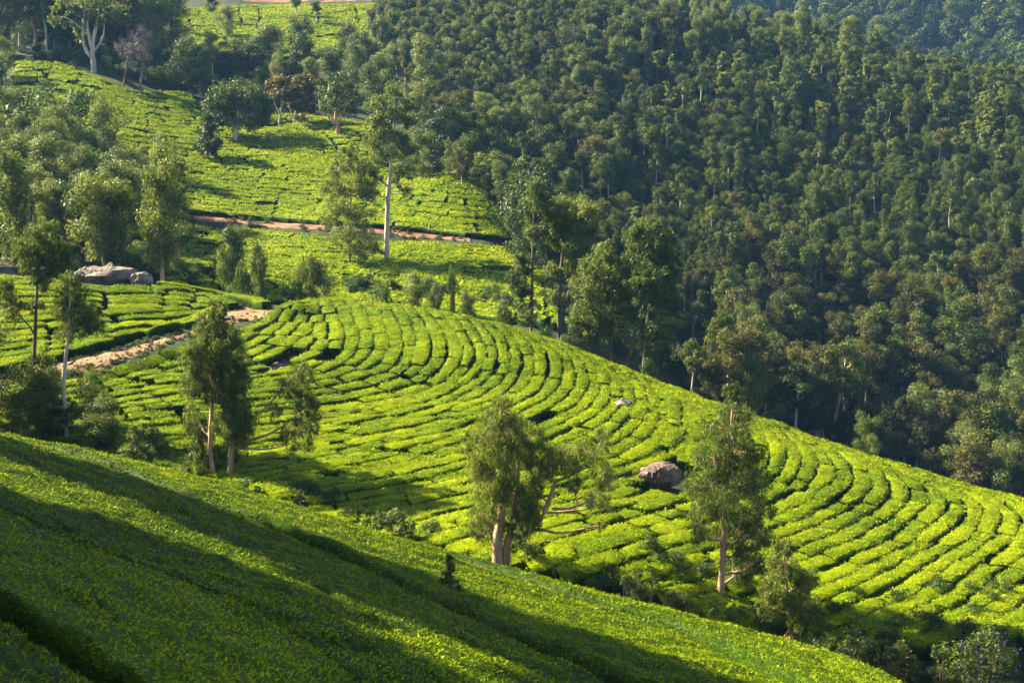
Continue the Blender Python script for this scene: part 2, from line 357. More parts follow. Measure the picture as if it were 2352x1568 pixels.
# ================================================================ the ground sheet
js = np.unique(np.concatenate([np.arange(0, len(GY), 2), [len(GY)-1]])); iss = np.arange(0, len(GS), 2)
gx = GX[np.ix_(js, iss)]; gy = np.repeat(GY[js][:, None], len(iss), 1); gz = ground_z.g[np.ix_(js, iss)]
g = Geo(); nj, ni = gx.shape
a = (np.arange(nj-1)[:, None]*ni+np.arange(ni-1)[None]).ravel()
g.add(np.stack([gx, gy, gz], -1), np.stack([a, a+1, a+ni+1, a+ni], -1), .5)
tag(link('ground', g.mesh('ground', SOIL)), kind='structure')
def drape(name, edge_a, edge_b, m, n_across=7, step=.6, lift=.07, rough=.05, kind='structure', label=None, cat=None, group=None, px=True, dmin=0):
    """a strip laid on the ground between two lines"""
    if px:
        ea = hit(*np.array(resample(np.array(edge_a, float), 60)).T, dmin=dmin)[:, :2]; eb = hit(*np.array(resample(np.array(edge_b, float), 60)).T, dmin=dmin)[:, :2]
    else:
        ea, eb = np.array(edge_a, float), np.array(edge_b, float)
    n = max(8, int(np.linalg.norm(np.diff(ea, axis=0), axis=1).sum()/step))
    ea, eb = resample(ea, n), resample(eb, n)
    t = np.linspace(0, 1, n_across)[None, :, None]
    wob = 1+.0*t
    XY = ea[:, None]*(1-t)+eb[:, None]*t
    e = (np.abs(t-.5)*2)**6
    d = nrm(eb-ea)[:, None]
    XY = XY+d*e*np.sign(t-.5)*(.35*wave(XY[..., :1], XY[..., 1:], 1.1, 2.0)+.2*wave(XY[..., :1], XY[..., 1:], 3.1, .4))
    Z = ground_z(XY[..., 0], XY[..., 1])+lift*(1-.9*e[..., 0])+rough*wave(XY[..., 0], XY[..., 1], 2.3, 1.0)*(1-e[..., 0])
    g = Geo(); a = (np.arange(n-1)[:, None]*n_across+np.arange(n_across-1)[None]).ravel()
    g.add(np.concatenate([XY, Z[..., None]], -1), np.stack([a, a+1, a+n_across+1, a+n_across], -1), .5)
    o = link(name, g.mesh(name, m)); tag(o, label, cat, group, kind)
    return o

# ================================================================ paths and bare earth
drape('dirt_path', PATH_A, PATH_B, SOIL_PATH)
drape('dirt_path', ROAD_A, ROAD_B, SOIL_RED, lift=.12)
drape('dirt_path', [(1480,1462),(1560,1492),(1640,1516),(1720,1556),(1800,1600)], [(1480,1468),(1560,1502),(1640,1532),(1700,1570),(1760,1610)], SOIL_PATH)
drape('dirt_path', [(560,-8),(640,-6),(740,-4),(860,-8)], [(560,4),(640,6),(740,6),(860,2)], SOIL_RED, lift=.15)
for nm, ea, eb in (('bare_earth', [(1590,1335),(1650,1322),(1710,1340)], [(1590,1372),(1650,1378),(1710,1362)]),
                   ('bare_earth', [(384,1052),(415,1040),(446,1056)], [(384,1082),(415,1084),(446,1080)]),
                   ('bare_earth', [(690,802),(740,796),(800,806)], [(690,812),(740,818),(800,818)]),
                   ('bare_earth', [(1215,918),(1250,915),(1285,930)], [(1215,950),(1250,965),(1285,958)]),
                   ('bare_earth', [(565,800),(640,802),(660,830)], [(565,862),(620,862),(665,855)]),
                   ('bare_earth', [(820,510),(880,512),(960,530)], [(820,532),(880,536),(960,548)])):
    drape(nm, ea, eb, SOIL_RED if nm == 'bare_earth' else SOIL_PATH, lift=.09, kind='structure')

# ================================================================ tea hedges
SEC = np.array([(-.88, -.12), (-.99, .45), (-1.0, .92), (-.80, 1.0), (0, 1.01), (.80, 1.0), (1.0, .92), (.99, .45), (.88, -.12)])
def hedge_geo(g, xy, w, h, dens, leaf, wobble=.06, flush=0.0, seed=0.0, step=.5):
    """a clipped hedge along a ground line: a woody body clothed in leaves"""
    n = max(3, int(np.linalg.norm(np.diff(xy, axis=0), axis=1).sum()/step)+1)
    P = resample(np.column_stack([xy, np.broadcast_to(w, (len(xy),))]), n); xy, w = P[:, :2], P[:, 2]
    t = nrm(np.gradient(xy, axis=0)); s = np.stack([t[:, 1], -t[:, 0]], -1)
    # round the ends
    e = np.ones(n); e[0] = e[-1] = .86
    hh = np.full(n, h)*(1+.045*wave(xy[:, 0], xy[:, 1], 1.3, seed)); hh[0] *= .92; hh[-1] *= .92
    ww = w*.5*e*(1+.07*wave(xy[:, 0], xy[:, 1], 1.9, seed+1)+.06*wave(xy[:, 0], xy[:, 1], 4.3, seed+2))
    off = SEC[None, :, 0]*ww[:, None]
    XY = xy[:, None]+s[:, None]*off[..., None]
    Z = ground_z(XY[..., 0], XY[..., 1])+SEC[None, :, 1]*hh[:, None]
    V = np.concatenate([XY, Z[..., None]], -1); V += rng.normal(0, wobble, V.shape)*np.array([.9, .9, .5])
    k = len(SEC); a = (np.arange(n-1)[:, None]*k+np.arange(k-1)[None]).ravel()
    Q = np.stack([a, a+k, a+k+1, a+1], -1); Vf = V.reshape(-1, 3)
    caps = []
    for b in (0, (n-1)*k):
        caps += [[b+0, b+1, b+7, b+8], [b+1, b+2, b+6, b+7], [b+2, b+3, b+5, b+6], [b+3, b+4, b+5, b+5]]
    caps = np.array(caps); Qc = caps[:, :4].copy(); Qc[3] = [3, 4, 5, 3]; Qc[7] = Qc[7]
    Qall = np.concatenate([Q, caps[[0, 1, 2, 4, 5, 6]]])
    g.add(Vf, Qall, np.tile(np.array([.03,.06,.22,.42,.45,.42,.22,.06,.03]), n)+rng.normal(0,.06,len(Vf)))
    P, N, f = sample_quads(Vf, Qall, dens)
    N = N*np.where(N[:, 2:] < -.3, -1, 1)
    cen = xy[np.clip((f % (len(Q)+1))//(k-1), 0, n-1)]
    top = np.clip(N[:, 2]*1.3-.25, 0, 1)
    out = nrm(N+np.array([0, 0, .25])+rng.normal(0, .34, N.shape))
    ax = nrm(np.cross(out, rng.normal(0, 1, N.shape)))
    ax = nrm(ax+out*rng.uniform(-.1, .75, (len(P), 1)))
    L = leaf*rng.uniform(.7, 1.35, len(P)); 
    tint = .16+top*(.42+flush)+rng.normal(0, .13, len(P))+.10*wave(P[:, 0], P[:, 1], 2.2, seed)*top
    V2, Q2 = leaves(P+out*rng.uniform(-.05, .08, (len(P), 1))*(leaf/.1), ax, out, L, L*rng.uniform(.5, .72, len(P)), 0, True)
    g.add(V2, Q2, np.repeat(np.clip(tint, 0, 1), 3))
def ground_line(px, dmin=0, ext=0.0, ext0=0.0, n=60):
    p = hit(*np.array(resample(np.array(px, float), 40)).T, dmin=dmin, lift=LIFT)[:, :2]
    if ext:
        p = np.concatenate([p, p[-1:]+nrm(p[-1:]-p[-4:-3])*ext])
    if ext0:
        p = np.concatenate([p[:1]+nrm(p[:1]-p[3:4])*ext0, p])
    return smooth_path(resample(p, n), 3)
def loft(guides, pitch):
    """rows between guide lines; where the guides part, rows fork: list of (row line, width)"""
    rows = []
    for k in range(len(guides)-1):
        A, B = guides[k], guides[k+1]
        gap = np.linalg.norm(A-B, axis=1); G = np.maximum(1, np.round(smooth_path(gap[:, None], 4)[:, 0]/pitch)).astype(int)
        G = G+(rng.random()-.5 > .9)
        a = 0
        while a < len(G)-1:
            b = a
            while b < len(G)-1 and (abs(G[b+1]-G[a]) <= (1 if G[a] > 4 else 0) or b-a < 4):
                b += 1
            e = min(b+1, len(G))
            if e-a >= 2:
                m = int(round(G[a:e].mean()))
                for i in range(m):
                    t = (i+.5)/m
                    rows.append((A[a:e]*(1-t)+B[a:e]*t, gap[a:e]/m))
            a = max(b, a+1)
    return rows
HEDGES = []      # (size in the picture, line, width, height, place)
def cut_rows(rows, seg, gap, keep=None, fill=.88, place='', hgt=LIFT, miss=.03, maxw=1.9, jit=.05, size_gain=1.0):
    for line, width in rows:
        d = np.concatenate([[0], np.cumsum(np.linalg.norm(np.diff(line, axis=0), axis=1))])
        s = rng.uniform(0, seg[0])*.3
        while s < d[-1]-.6:
            ln = rng.uniform(*seg); e = min(s+ln, d[-1])
            if e-s > .7 and rng.random() > miss:
                ss = np.linspace(s, e, max(4, int((e-s)/.5)+2))
                xy = np.stack([np.interp(ss, d, line[:, 0]), np.interp(ss, d, line[:, 1])], -1)
                wid = np.interp(ss, d, width)
                nn = nrm(np.gradient(xy, axis=0)); xy = xy+np.stack([nn[:, 1], -nn[:, 0]], -1)*rng.normal(0, jit)
                c = xy[len(xy)//2]; z = float(ground_z(c[0], c[1]))
                u, v, f = project(np.array([c[0], c[1], z+.7]))
                if wid.mean() > .35 and (keep is None or keep(u, v, c)):
                    w = np.minimum(wid, maxw)*fill*rng.uniform(.93, 1.04)
                    HEDGES.append(((e-s)*w.mean()/f**2*size_gain, xy, w, hgt*rng.uniform(.88, 1.10), place, float(f), float(u), float(v)))
            s = e+rng.uniform(*gap)
def inside(poly, u, v):
    c = False; n = len(poly)
    for i in range(n):
        (x1, y1), (x2, y2) = poly[i], poly[i-1]
        if (y1 > v) != (y2 > v) and u < (x2-x1)*(v-y1)/(y2-y1)+x1:
            c = not c
    return c
NO_TEA_MID = [[(650,690),(575,687),(526,701),(496,734),(440,750),(370,775),(284,800),(170,824),(60,842),(-60,852),(-60,884),(90,871),(218,851),(308,825),(396,790),(450,770),(480,762),(548,742),(584,730),(616,718)],
              [(690,798),(740,794),(800,802),(815,812),(760,822),(690,816)], [(1480,1075),(1560,1065),(1570,1125),(1500,1130)], [(1395,925),(1460,930),(1460,955),(1400,950)],
              [(572,805),(655,815),(662,858),(585,862)], [(1220,925),(1280,925),(1290,960),(1230,965)], [(1600,1330),(1700,1325),(1700,1370),(1600,1375)], [(384,1046),(446,1046),(446,1086),(384,1086)]]
def keep_mid(u, v, c):
    return not any(inside(p, u, v) for p in NO_TEA_MID)
GUIDES = [
 [(622,712),(592,738),(560,750),(520,760),(470,771),(420,788),(310,826),(235,850),(100,880),(-60,896)],
 [(770,704),(790,750),(795,790),(770,825),(700,850),(600,866),(450,872),(330,882),(240,902),(100,925),(-60,935)],
 [(899,710),(922,760),(930,805),(905,840),(830,872),(720,892),(560,907),(400,918),(240,938),(100,952),(-60,960)],
 [(1015,722),(1050,765),(1066,810),(1050,850),(1000,885),(900,915),(760,942),(560,960),(400,975),(240,990),(100,1000),(-60,1000)],
 [(1160,750),(1195,788),(1205,830),(1190,870),(1150,907),(1060,947),(920,987),(760,1012),(560,1037),(400,1050),(240,1065)],
 [(1310,798),(1345,832),(1355,880),(1335,920),(1280,952),(1180,992),(1050,1042),(900,1077),(700,1105),(540,1118)],
 [(1480,864),(1512,905),(1520,950),(1500,1000),(1440,1037),(1340,1077),(1200,1117),(1050,1152),(900,1187),(780,1205)],
 [(1660,940),(1690,985),(1700,1030),(1680,1075),(1610,1112),(1480,1152),(1330,1192),(1180,1235),(1050,1268)],
 [(1880,1022),(1915,1060),(1925,1085),(1905,1115),(1850,1150),(1750,1192),(1600,1237),(1450,1285),(1320,1330)],
 [(2080,1088),(2120,1110),(2140,1150),(2110,1180),(2030,1242),(1900,1302),(1750,1352),(1600,1402)],
 [(2300,1148),(2352,1190),(2330,1240),(2240,1302),(2150,1377),(2000,1442),(1880,1492)],
 [(2560,1215),(2590,1260),(2540,1322),(2400,1402),(2250,1482),(2120,1550)],
 [(2800,1290),(2820,1350),(2700,1452),(2550,1560)]]
gl = [ground_line(p, dmin=57, ext0=7.0, n=70) for p in GUIDES]
cut_rows(loft(gl, 1.17), (1.4, 6.0), (.02, .16), keep_mid, fill=.87, place='mid', miss=0, jit=.06)
# the field above the path, its rows level
fd = [ground_line(p, dmin=57, n=50) for p in
      ([(-60,648),(100,650),(210,664),(350,662),(430,668),(490,680),(530,696)], [(-60,745),(60,740),(150,732),(280,722),(370,715),(440,708),(530,700)], [(-60,848),(60,832),(150,804),(280,772),(370,750),(440,734),(530,706)])]
fd[0] = fd[0]+np.array([0, 3.0])*np.linspace(1, .3, 50)[:, None]
cut_rows(loft(fd, 1.5), (3, 9), (.1, .4), lambda u, v, c: u < 545 and not inside(NO_TEA_MID[0], u, v), fill=.86, place='field', jit=.08)
# the trimmed hedge along the crest
ch = ground_line([(355,652),(430,660),(500,674),(560,686),(606,698)], dmin=57, n=30)+np.array([0, 1.2])
HEDGES.append((9, ch, np.full(30, 1.1), .8, 'crest', 122.0, 500.0, 670.0))
# hillside behind
def back(guides, pitch, seg, gap, poly=None, miss=.04, place='back', fill=.92, n=60, jit=.10, ext=0.0):
    gg = [ground_line(p, dmin=135, n=n) for p in guides]
    cut_rows(loft(gg, pitch), seg, gap, (lambda u, v, c: inside(poly, u, v)) if poly else None, fill=fill, place=place, miss=miss, maxw=2.6, jit=jit)
back([[(375,512),(500,520),(620,533),(740,542),(860,552),(1000,560),(1100,564),(1165,570)], [(375,590),(640,600),(900,616),(1100,628),(1276,645)], [(375,678),(640,688),(850,702),(1000,708),(1150,728),(1286,748)]], 1.45, (2.5, 9), (.03, .2))
back([[(400,480),(500,488),(640,500),(740,508),(840,512),(960,522),(1060,534),(1168,546)], [(420,440),(560,452),(700,458),(850,468),(1000,480),(1160,494)], [(400,392),(560,400),(700,408),(850,418),(960,420),(1090,408)], [(440,348),(560,342),(700,348),(850,340),(940,330)], [(480,300),(560,296),(640,296),(780,300),(860,300)], [(560,262),(640,262),(740,268),(850,285)]], 1.75, (2, 6), (.03, .28), miss=.02)
back([[(36,142),(130,142),(220,174),(300,207),(380,212),(440,212)], [(20,190),(130,185),(220,205),(300,240),(380,262),(470,262)], [(10,240),(150,240),(250,260),(330,290),(400,300),(480,300)], [(0,330),(100,310),(200,310),(330,340),(440,352)], [(-40,420),(100,395),(200,395),(330,410),(430,410)], [(-40,500),(200,480),(400,462)]], 1.9, (2, 5.5), (.05, .5), miss=.05, jit=.15)
back([[(395,24),(500,16),(600,12),(740,12),(860,10)], [(400,60),(560,55),(700,55),(880,55)], [(430,112),(560,102),(700,100),(880,92)], [(440,140),(520,136),(600,132),(700,128)]], 2.1, (3, 9), (.05, .3), miss=.01)
# a tea spur by the gully on the right and a small one near the ridge
back([[(1490,706),(1560,716),(1620,740),(1690,775)], [(1490,738),(1560,752),(1620,770),(1680,790)]], 1.5, (2, 5), (.1, .5), place='spur')
back([[(1700,36),(1780,54),(1880,70)], [(1690,56),(1780,72),(1860,84)]], 2.0, (2, 6), (.1, .5), place='ridge')
HEDGES.sort(key=lambda r: -r[0])
def where_hedge(h):
    u, v, pl = h[6], h[7], h[4]
    if pl == 'crest':
        return 'long trimmed hedge along the crest beside the dirt path', None
    if pl == 'field':
        a = 'left end' if u < 200 else ('middle' if u < 370 else 'right end')
        return 'level tea hedge at the '+a+' of the field above the dirt path', 'level tea hedges above the dirt path'
    if math.hypot(u-1516, (v-1095)*1.4) < 110: a = 'round the big brown boulder'
    elif math.hypot(u-1430, (v-945)*1.4) < 80: a = 'round the smooth grey boulder'
    elif u < 700 and v < 870: a = 'between the dirt path and the rubble heap'
    elif u < 460: a = 'behind the two tall left-hand eucalypts'
    elif v < 800 and u < 1010: a = 'in the upright rows at the left of the crest'
    elif v < 860: a = 'in the upright rows along the middle of the crest'
    elif u < 800 and v > 1000: a = 'in the shade right of the two-stemmed eucalyptus'
    elif u < 1050: a = 'in the level rows at the left foot of the arcs'
    elif u < 1420 and v > 1080: a = 'behind the thick-trunked eucalyptus'
    elif u < 1700: a = 'in the bend of the arcs above the boulders'
    elif v < 1180: a = 'in the upright rows along the falling crest on the right'
    else: a = 'in the slanting rows of the right foreground'
    return 'clipped tea hedge '+a, 'curved tea hedges of the middle hill'
TEXT = {'mid': ('clipped bright tea hedge in the curved rows of the middle hill', 'curved tea hedges of the middle hill'),
        'field': ('level tea hedge in the field above the dirt path', 'level tea hedges above the dirt path'),
        'crest': ('long trimmed hedge along the crest beside the dirt path', None)}
NONEAR = 290
singles = [h for h in HEDGES if h[4] in TEXT]
def is_hidden(h):
    c = h[1][len(h[1])//2]; z = float(ground_z(c[0], c[1]))+.75
    ts = np.linspace(.15, .985, 120)
    return bool((ground_z(c[0]*ts, c[1]*ts)+.3 > z*ts).any())
picked, rest = [], []
for h in singles:
    u, v = h[6], h[7]
    if len(picked) < NONEAR and -25 < u < 2380 and v < 1580 and not is_hidden(h):
        picked.append(h)
    else:
        rest.append(h)
for i, h in enumerate(picked):
    g = Geo(); d = h[5]
    hedge_geo(g, h[1], h[2], h[3], 175 if d < 75 else 140, .095 if d < 75 else .11, seed=i*.7, wobble=.05)
    lb, gp = where_hedge(h)
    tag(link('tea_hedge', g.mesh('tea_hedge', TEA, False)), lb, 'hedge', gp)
g = Geo()
for i, h in enumerate(rest+[h for h in HEDGES if h[4] not in TEXT]):
    d = h[5]
    if d < 135:
        hedge_geo(g, h[1], h[2], h[3], 72, .13, seed=i*.7, wobble=.05, step=.6)
    else:
        hedge_geo(g, h[1], h[2], h[3]*1.15, 17 if d < 280 else 8, .26 if d < 280 else .38, seed=i*.7, step=.9, wobble=.07, flush=.19)
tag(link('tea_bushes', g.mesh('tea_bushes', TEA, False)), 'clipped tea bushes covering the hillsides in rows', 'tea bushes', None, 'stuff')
print('hedges', len(HEDGES), 'single', len(picked), 'rest verts', g.n)

# the near slope: broad flat-topped hedges, seen almost along their tops
def strip(label, ea, eb, n_across, dip=(1, 1), hgt=.80):
    n = max(8, int(np.linalg.norm(np.diff(ea, axis=0), axis=1).sum()/.5))
    ea, eb = resample(ea, n), resample(eb, n)
    width = np.linalg.norm(eb-ea, axis=1)[:, None]; ed = np.array([0, .04, .12, .25, .42])
    ed = np.minimum(ed[None]/np.maximum(width, .1), np.linspace(0, .4, 5)[None]); mid = ed[:, -1:]+(1-2*ed[:, -1:])*np.linspace(0, 1, n_across)[None, 1:-1]
    t = np.concatenate([ed, mid, 1-ed[:, ::-1]], 1)[..., None]; n_across = t.shape[1]
    XY = ea[:, None]*(1-t)+eb[:, None]*t; X, Y = XY[..., 0], XY[..., 1]
    da, db = t[..., 0]*width, (1-t[..., 0])*width
    ra, rb = (np.sqrt(np.clip(1-(1-np.clip(q/.45, 0, 1))**2, 0, 1)) for q in (da, db))
    H = hgt*(1-dip[0]*(1-ra))*(1-dip[1]*(1-rb))+.055*wave(X, Y, 1.7, .3)+.045*wave(X, Y, 3.7, 1.3)+.03*rng.normal(0, 1, X.shape)-.04*(np.abs(wave(X*.35+Y*.3, Y*1.2, 2.6, .5)) > .86)
    V = np.stack([X, Y, ground_z(X, Y)+np.maximum(H, 0)], -1)
    a = (np.arange(n-1)[:, None]*n_across+np.arange(n_across-1)[None]).ravel()
    Q = np.stack([a, a+1, a+n_across+1, a+n_across], -1); Vf = V.reshape(-1, 3)
    nn = np.cross(Vf[Q[:, 1]]-Vf[Q[:, 0]], Vf[Q[:, 3]]-Vf[Q[:, 0]])
    if nn[:, 2].mean() < 0:
        Q = Q[:, ::-1]
    c = Vf[Q].mean(1); u, v, f = project(c)
    vis = (u > -120) & (u < 2480) & (v < 1640)
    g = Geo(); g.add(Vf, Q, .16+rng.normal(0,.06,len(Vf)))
    for lo, hi, dens, leaf, fold in ((0, 24, 420, .080, 0), (24, 30, 380, .080, 0), (30, 44, 380, .078, 0), (44, 90, 250, .090, 0)):
        sel = (f >= lo) & (f < hi)
        P, N, fi = sample_quads(Vf, Q[sel], np.where(vis[sel], dens, 12)*np.where(np.abs(nrm(nn)[sel][:, 2]) < .8, 1.5, 1))
        if len(P) == 0:
            continue
        out = nrm(N*.8+np.array([0, 0, .3])+rng.normal(0, .31, N.shape))
        ax = nrm(nrm(np.cross(out, rng.normal(0, 1, N.shape)))+out*rng.uniform(-.1, 1.0, (len(P), 1)))
        L = leaf*rng.uniform(.65, 1.4, len(P))
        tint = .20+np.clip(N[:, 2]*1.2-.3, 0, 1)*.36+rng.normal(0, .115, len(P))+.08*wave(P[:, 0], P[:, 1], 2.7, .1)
        V2, Q2 = leaves(P+out*rng.uniform(-.07, .04, (len(P), 1)), ax, out, L, L*rng.uniform(.38, .52, len(P)), 0, lo >= 30)
        g.add(V2, Q2, np.repeat(np.clip(tint, 0, 1), 3 if lo >= 30 else 4))
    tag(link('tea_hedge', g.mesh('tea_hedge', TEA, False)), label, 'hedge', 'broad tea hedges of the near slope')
    return g.n
def f_line(px, back=0.0, fwd=0.0, n=80):
    p = hit(*np.array(resample(np.array(px, float), 40)).T, lift=LIFT)[:, :2]
    if back:
        p = np.concatenate([p[:1]+nrm(p[:1]-p[8:9])*back, p])
    if fwd:
        p = np.concatenate([p, p[-1:]+nrm(p[-1:]-p[-9:-8])*fwd])
    return smooth_path(resample(p, n), 2)
fu1 = f_line([(300,1086),(383,1118),(500,1160),(667,1227),(784,1278),(1031,1394),(1184,1464),(1350,1535),(1500,1600)], 34, 4)
fu2 = f_line([(1190,1336),(1350,1390),(1568,1455),(1678,1516),(1801,1572),(1900,1625)], 42, 5)
fu0 = f_line([(-150,1330),(0,1385),(133,1477),(267,1572),(420,1690)], 4, 3)
lo0 = f_line([(-420,1620),(-250,1690),(-50,1790),(120,1900)], 4, 3)
def perp(a, w):
    t = nrm(np.gradient(a, axis=0)); s = np.stack([-t[:, 1], t[:, 0]], -1); s *= np.sign(s[:, 1:2]); return a+s*w
nt = 0
nt += strip('shaded tea hedge in the near bottom corner below the dark gap', lo0, perp(fu0, -.25), 20)
A, B = perp(fu0, .25), perp(fu1, -.18)
cuts = [0, .34, .62, 1.0]
names = ['broad dark tea hedge just beyond the dark gap of the near corner', 'tea hedge of the near slope crossed by the bright sun streak', 'tea hedge of the near slope against the long dark furrow']
for k in range(3):
    a_, b_ = A*(1-cuts[k])+B*cuts[k], A*(1-cuts[k+1])+B*cuts[k+1]
    nt += strip(names[k], perp(a_, .01 if k else 0), perp(b_, -.01 if k < 2 else 0), 22 if k else 18, (.16 if k else 1, .16 if k < 2 else 1), .80 if k < 2 else .74)
nt += strip('sunlit tea hedge between the two long furrows of the near slope', perp(fu1, .20), perp(fu2, -.16), 20, (1, 1), .88)
nt += strip('outermost tea hedge on the lip of the near slope', perp(fu2, .24), perp(fu2, 3.2), 12, (1, 1), 1.1)
nt += strip('tea hedge falling away behind the lip of the near slope', perp(fu2, 3.5), perp(fu2, 6.0), 10)
print('near strip verts', nt)

# ================================================================ trees
def clump_leaves(g, C, R, n, leaf, droop=0.0, aspect=.3, tint=.5, flat=1.0, outward=.7, spread=.6, lite=True):
    """n leaves gathered round each of the points C (radius R)"""
    k = len(C); n = np.broadcast_to(n, (k,)); R = np.broadcast_to(R, (k,))
    i = np.repeat(np.arange(k), n)
    d = nrm(rng.normal(0, 1, (len(i), 3)))*(rng.random((len(i), 1))**.45)
    d[:, 2] *= flat
    P = C[i]+d*R[i][:, None]
    if droop:
        P[:, 2] -= np.abs(rng.normal(0, .35, len(i)))*R[i]*droop
    out = nrm(d*outward+np.array([0, 0, .35])+rng.normal(0, spread, d.shape))
    r = rng.normal(0, 1, d.shape); ax = nrm(np.cross(out, r))
    if droop:
        ax = nrm(ax*.75+np.array([0, 0, -1.0])*droop)
        out = nrm(out-ax*(out*ax).sum(-1, keepdims=True))
    L = leaf*rng.uniform(.6, 1.35, len(i))
    ct = rng.normal(0, .10, k)
    t = np.clip(tint+ct[i]+rng.normal(0, .17, len(i)), 0, 1)
    V, Q = leaves(P, ax, out, L, L*aspect*rng.uniform(.8, 1.2, len(i)), 0, lite)
    g.add(V, Q, np.repeat(t, 3 if lite else 4))
def limb(g, a, b, r0, r1, sag=.12, n=6, sides=5, wob=.05):
    a, b = np.asarray(a, float), np.asarray(b, float); t = np.linspace(0, 1, n)[:, None]; ln = np.linalg.norm(b-a)
    p = a*(1-t)+b*t; p[:, 2] -= (np.sin(t[:, 0]*math.pi)*sag*ln)
    p[1:-1] += rng.normal(0, wob*ln/n*2, (n-2, 3))
    V, Q = tube(p, np.linspace(r0, r1, n), sides); g.add(V, Q, .5)
    return p
def place_tree(name, me_t, me_c, loc, scale=(1, 1, 1), rz=0.0, label=None, cat='tree', group=None, extra=(), tilt=(0, 0)):
    r = bpy.data.objects.new(name, None); col.objects.link(r)
    r.location = tuple(float(k) for k in loc); r.scale = tuple(float(k) for k in scale); r.rotation_euler = (tilt[0], tilt[1], float(rz)); r.empty_display_size = .3
    tag(r, label, cat, group)
    if me_t is not None:
        link('trunk', me_t, r)
    if me_c is not None:
        link('crown', me_c, r)
    for nm, me in extra:
        tag(link(nm, me, r), kind='stuff' if nm == 'flowers' else None)
    return r

# ---------------------------------------------------------------- trees seen well enough to have a shape of their own
def own_tree(name, label, d, trunks, blobs, leaf=.17, aspect=.2, droop=.9, crown=None, bark=None, nl=1.0, group=None, tint=.5, extra=None, clump=.29, cat='tree', deep=1.25, twigs=2, fat=1.1):
    """trunks: lines of (u, v, radius in photo pixels); blobs: (u, v, ru, rv, leaves, depth shift); all d metres off"""
    crown = crown or EUC; bark = bark or BARK_TAN
    m = d/FPX
    T = []
    for tr in trunks:
        tr = np.array(tr, float); p = at(tr[:, 0], tr[:, 1], d)
        dd = tr[:, 3] if tr.shape[1] > 3 else np.zeros(len(tr))
        p = at(tr[:, 0], tr[:, 1], d+dd)
        T.append([p, tr[:, 2]*m])
    b = T[0][0][0].copy(); b[2] = ground_z(b[0], b[1])
    gt = Geo(); allp = []
    for p, r in T:
        q = resample(np.column_stack([p, r]), max(7, int(len(p)*4)))
        pp = smooth_path(q[:, :3], 1); pp[1:-1] += rng.normal(0, .02, pp[1:-1].shape)*q[1:-1, 3:]*2
        if p is T[0][0]:
            pp = np.concatenate([[pp[0]-np.array([0, 0, pp[0, 2]-b[2]+.25])], pp]); q = np.concatenate([q[:1]*np.array([1, 1, 1, 1.2]), q])
        V, Q = tube(pp-b, q[:, 3], 8); gt.add(V, Q, .5); allp.append(np.column_stack([pp, q[:, 3]]))
    AP = np.concatenate(allp)
    gc = Geo(); gx = Geo()
    for bl in blobs:
        u, v, ru, rv, n = bl[:5]; ru, rv = ru*fat, rv*fat; sh = (bl[5] if len(bl) > 5 else 0.0)*2+rng.normal(0, ru*m*.45)
        c = at(u, v, d+sh); rad = np.array([ru*m, ru*m*deep, rv*m]); n = int(n*nl*2.0)
        k = max(4, int(n/46))
        dirs = nrm(rng.normal(0, 1, (k, 3)))*(rng.random((k, 1))**.42)*.86
        C = c+dirs*rad
        cr = clump*rad.mean()*rng.uniform(.75, 1.35, k)*(8/max(8, k))**.12
        clump_leaves(gc, C-b, cr, np.maximum(4, (n/k*rng.uniform(.6, 1.4, k)).astype(int)), leaf, droop, aspect, tint, 1.0)
        # limbs from the nearest stem below the blob, then twigs to some of its clumps
        low = AP[AP[:, 2] < c[2]-.1*rad[2]]
        low = low if len(low) else AP[:1]
        s = low[np.argmin(np.linalg.norm(low[:, :3]-c+np.array([0, 0, rad[2]*.5]), axis=1))]
        if np.linalg.norm(s[:3]-c) > rad[0]*.4:
            lp = limb(gt, s[:3]-b, c-b, min(s[3]*.6, .10), .02, sag=.05)
        else:
            lp = np.array([s[:3]-b, c-b])
        for j in range(min(k, twigs+n//150)):
            st = lp[rng.integers(len(lp)//2, len(lp))]
            limb(gt, st, C[j]-b, .022, .006, sag=-.04, n=4, sides=4)
    ex = []
    if extra:
        for nm, (u, v, ru, rv, n), mat in extra:
            ge = Geo(); c = at(u, v, d-.3); rad = np.array([ru*m, ru*m, rv*m]); k = max(3, n//20)
            C = c+nrm(rng.normal(0, 1, (k, 3)))*rng.random((k, 1))**.4*rad*.8
            clump_leaves(ge, C-b, .3*rad.mean(), max(3, n//k), leaf, droop, .3, .5)
            ex.append((nm, ge.mesh(nm, mat, False)))
    return place_tree(name, gt.mesh(name+'_trunk', bark), gc.mesh(name+'_crown', crown, False), b, label=label, cat=cat, group=group, extra=ex)

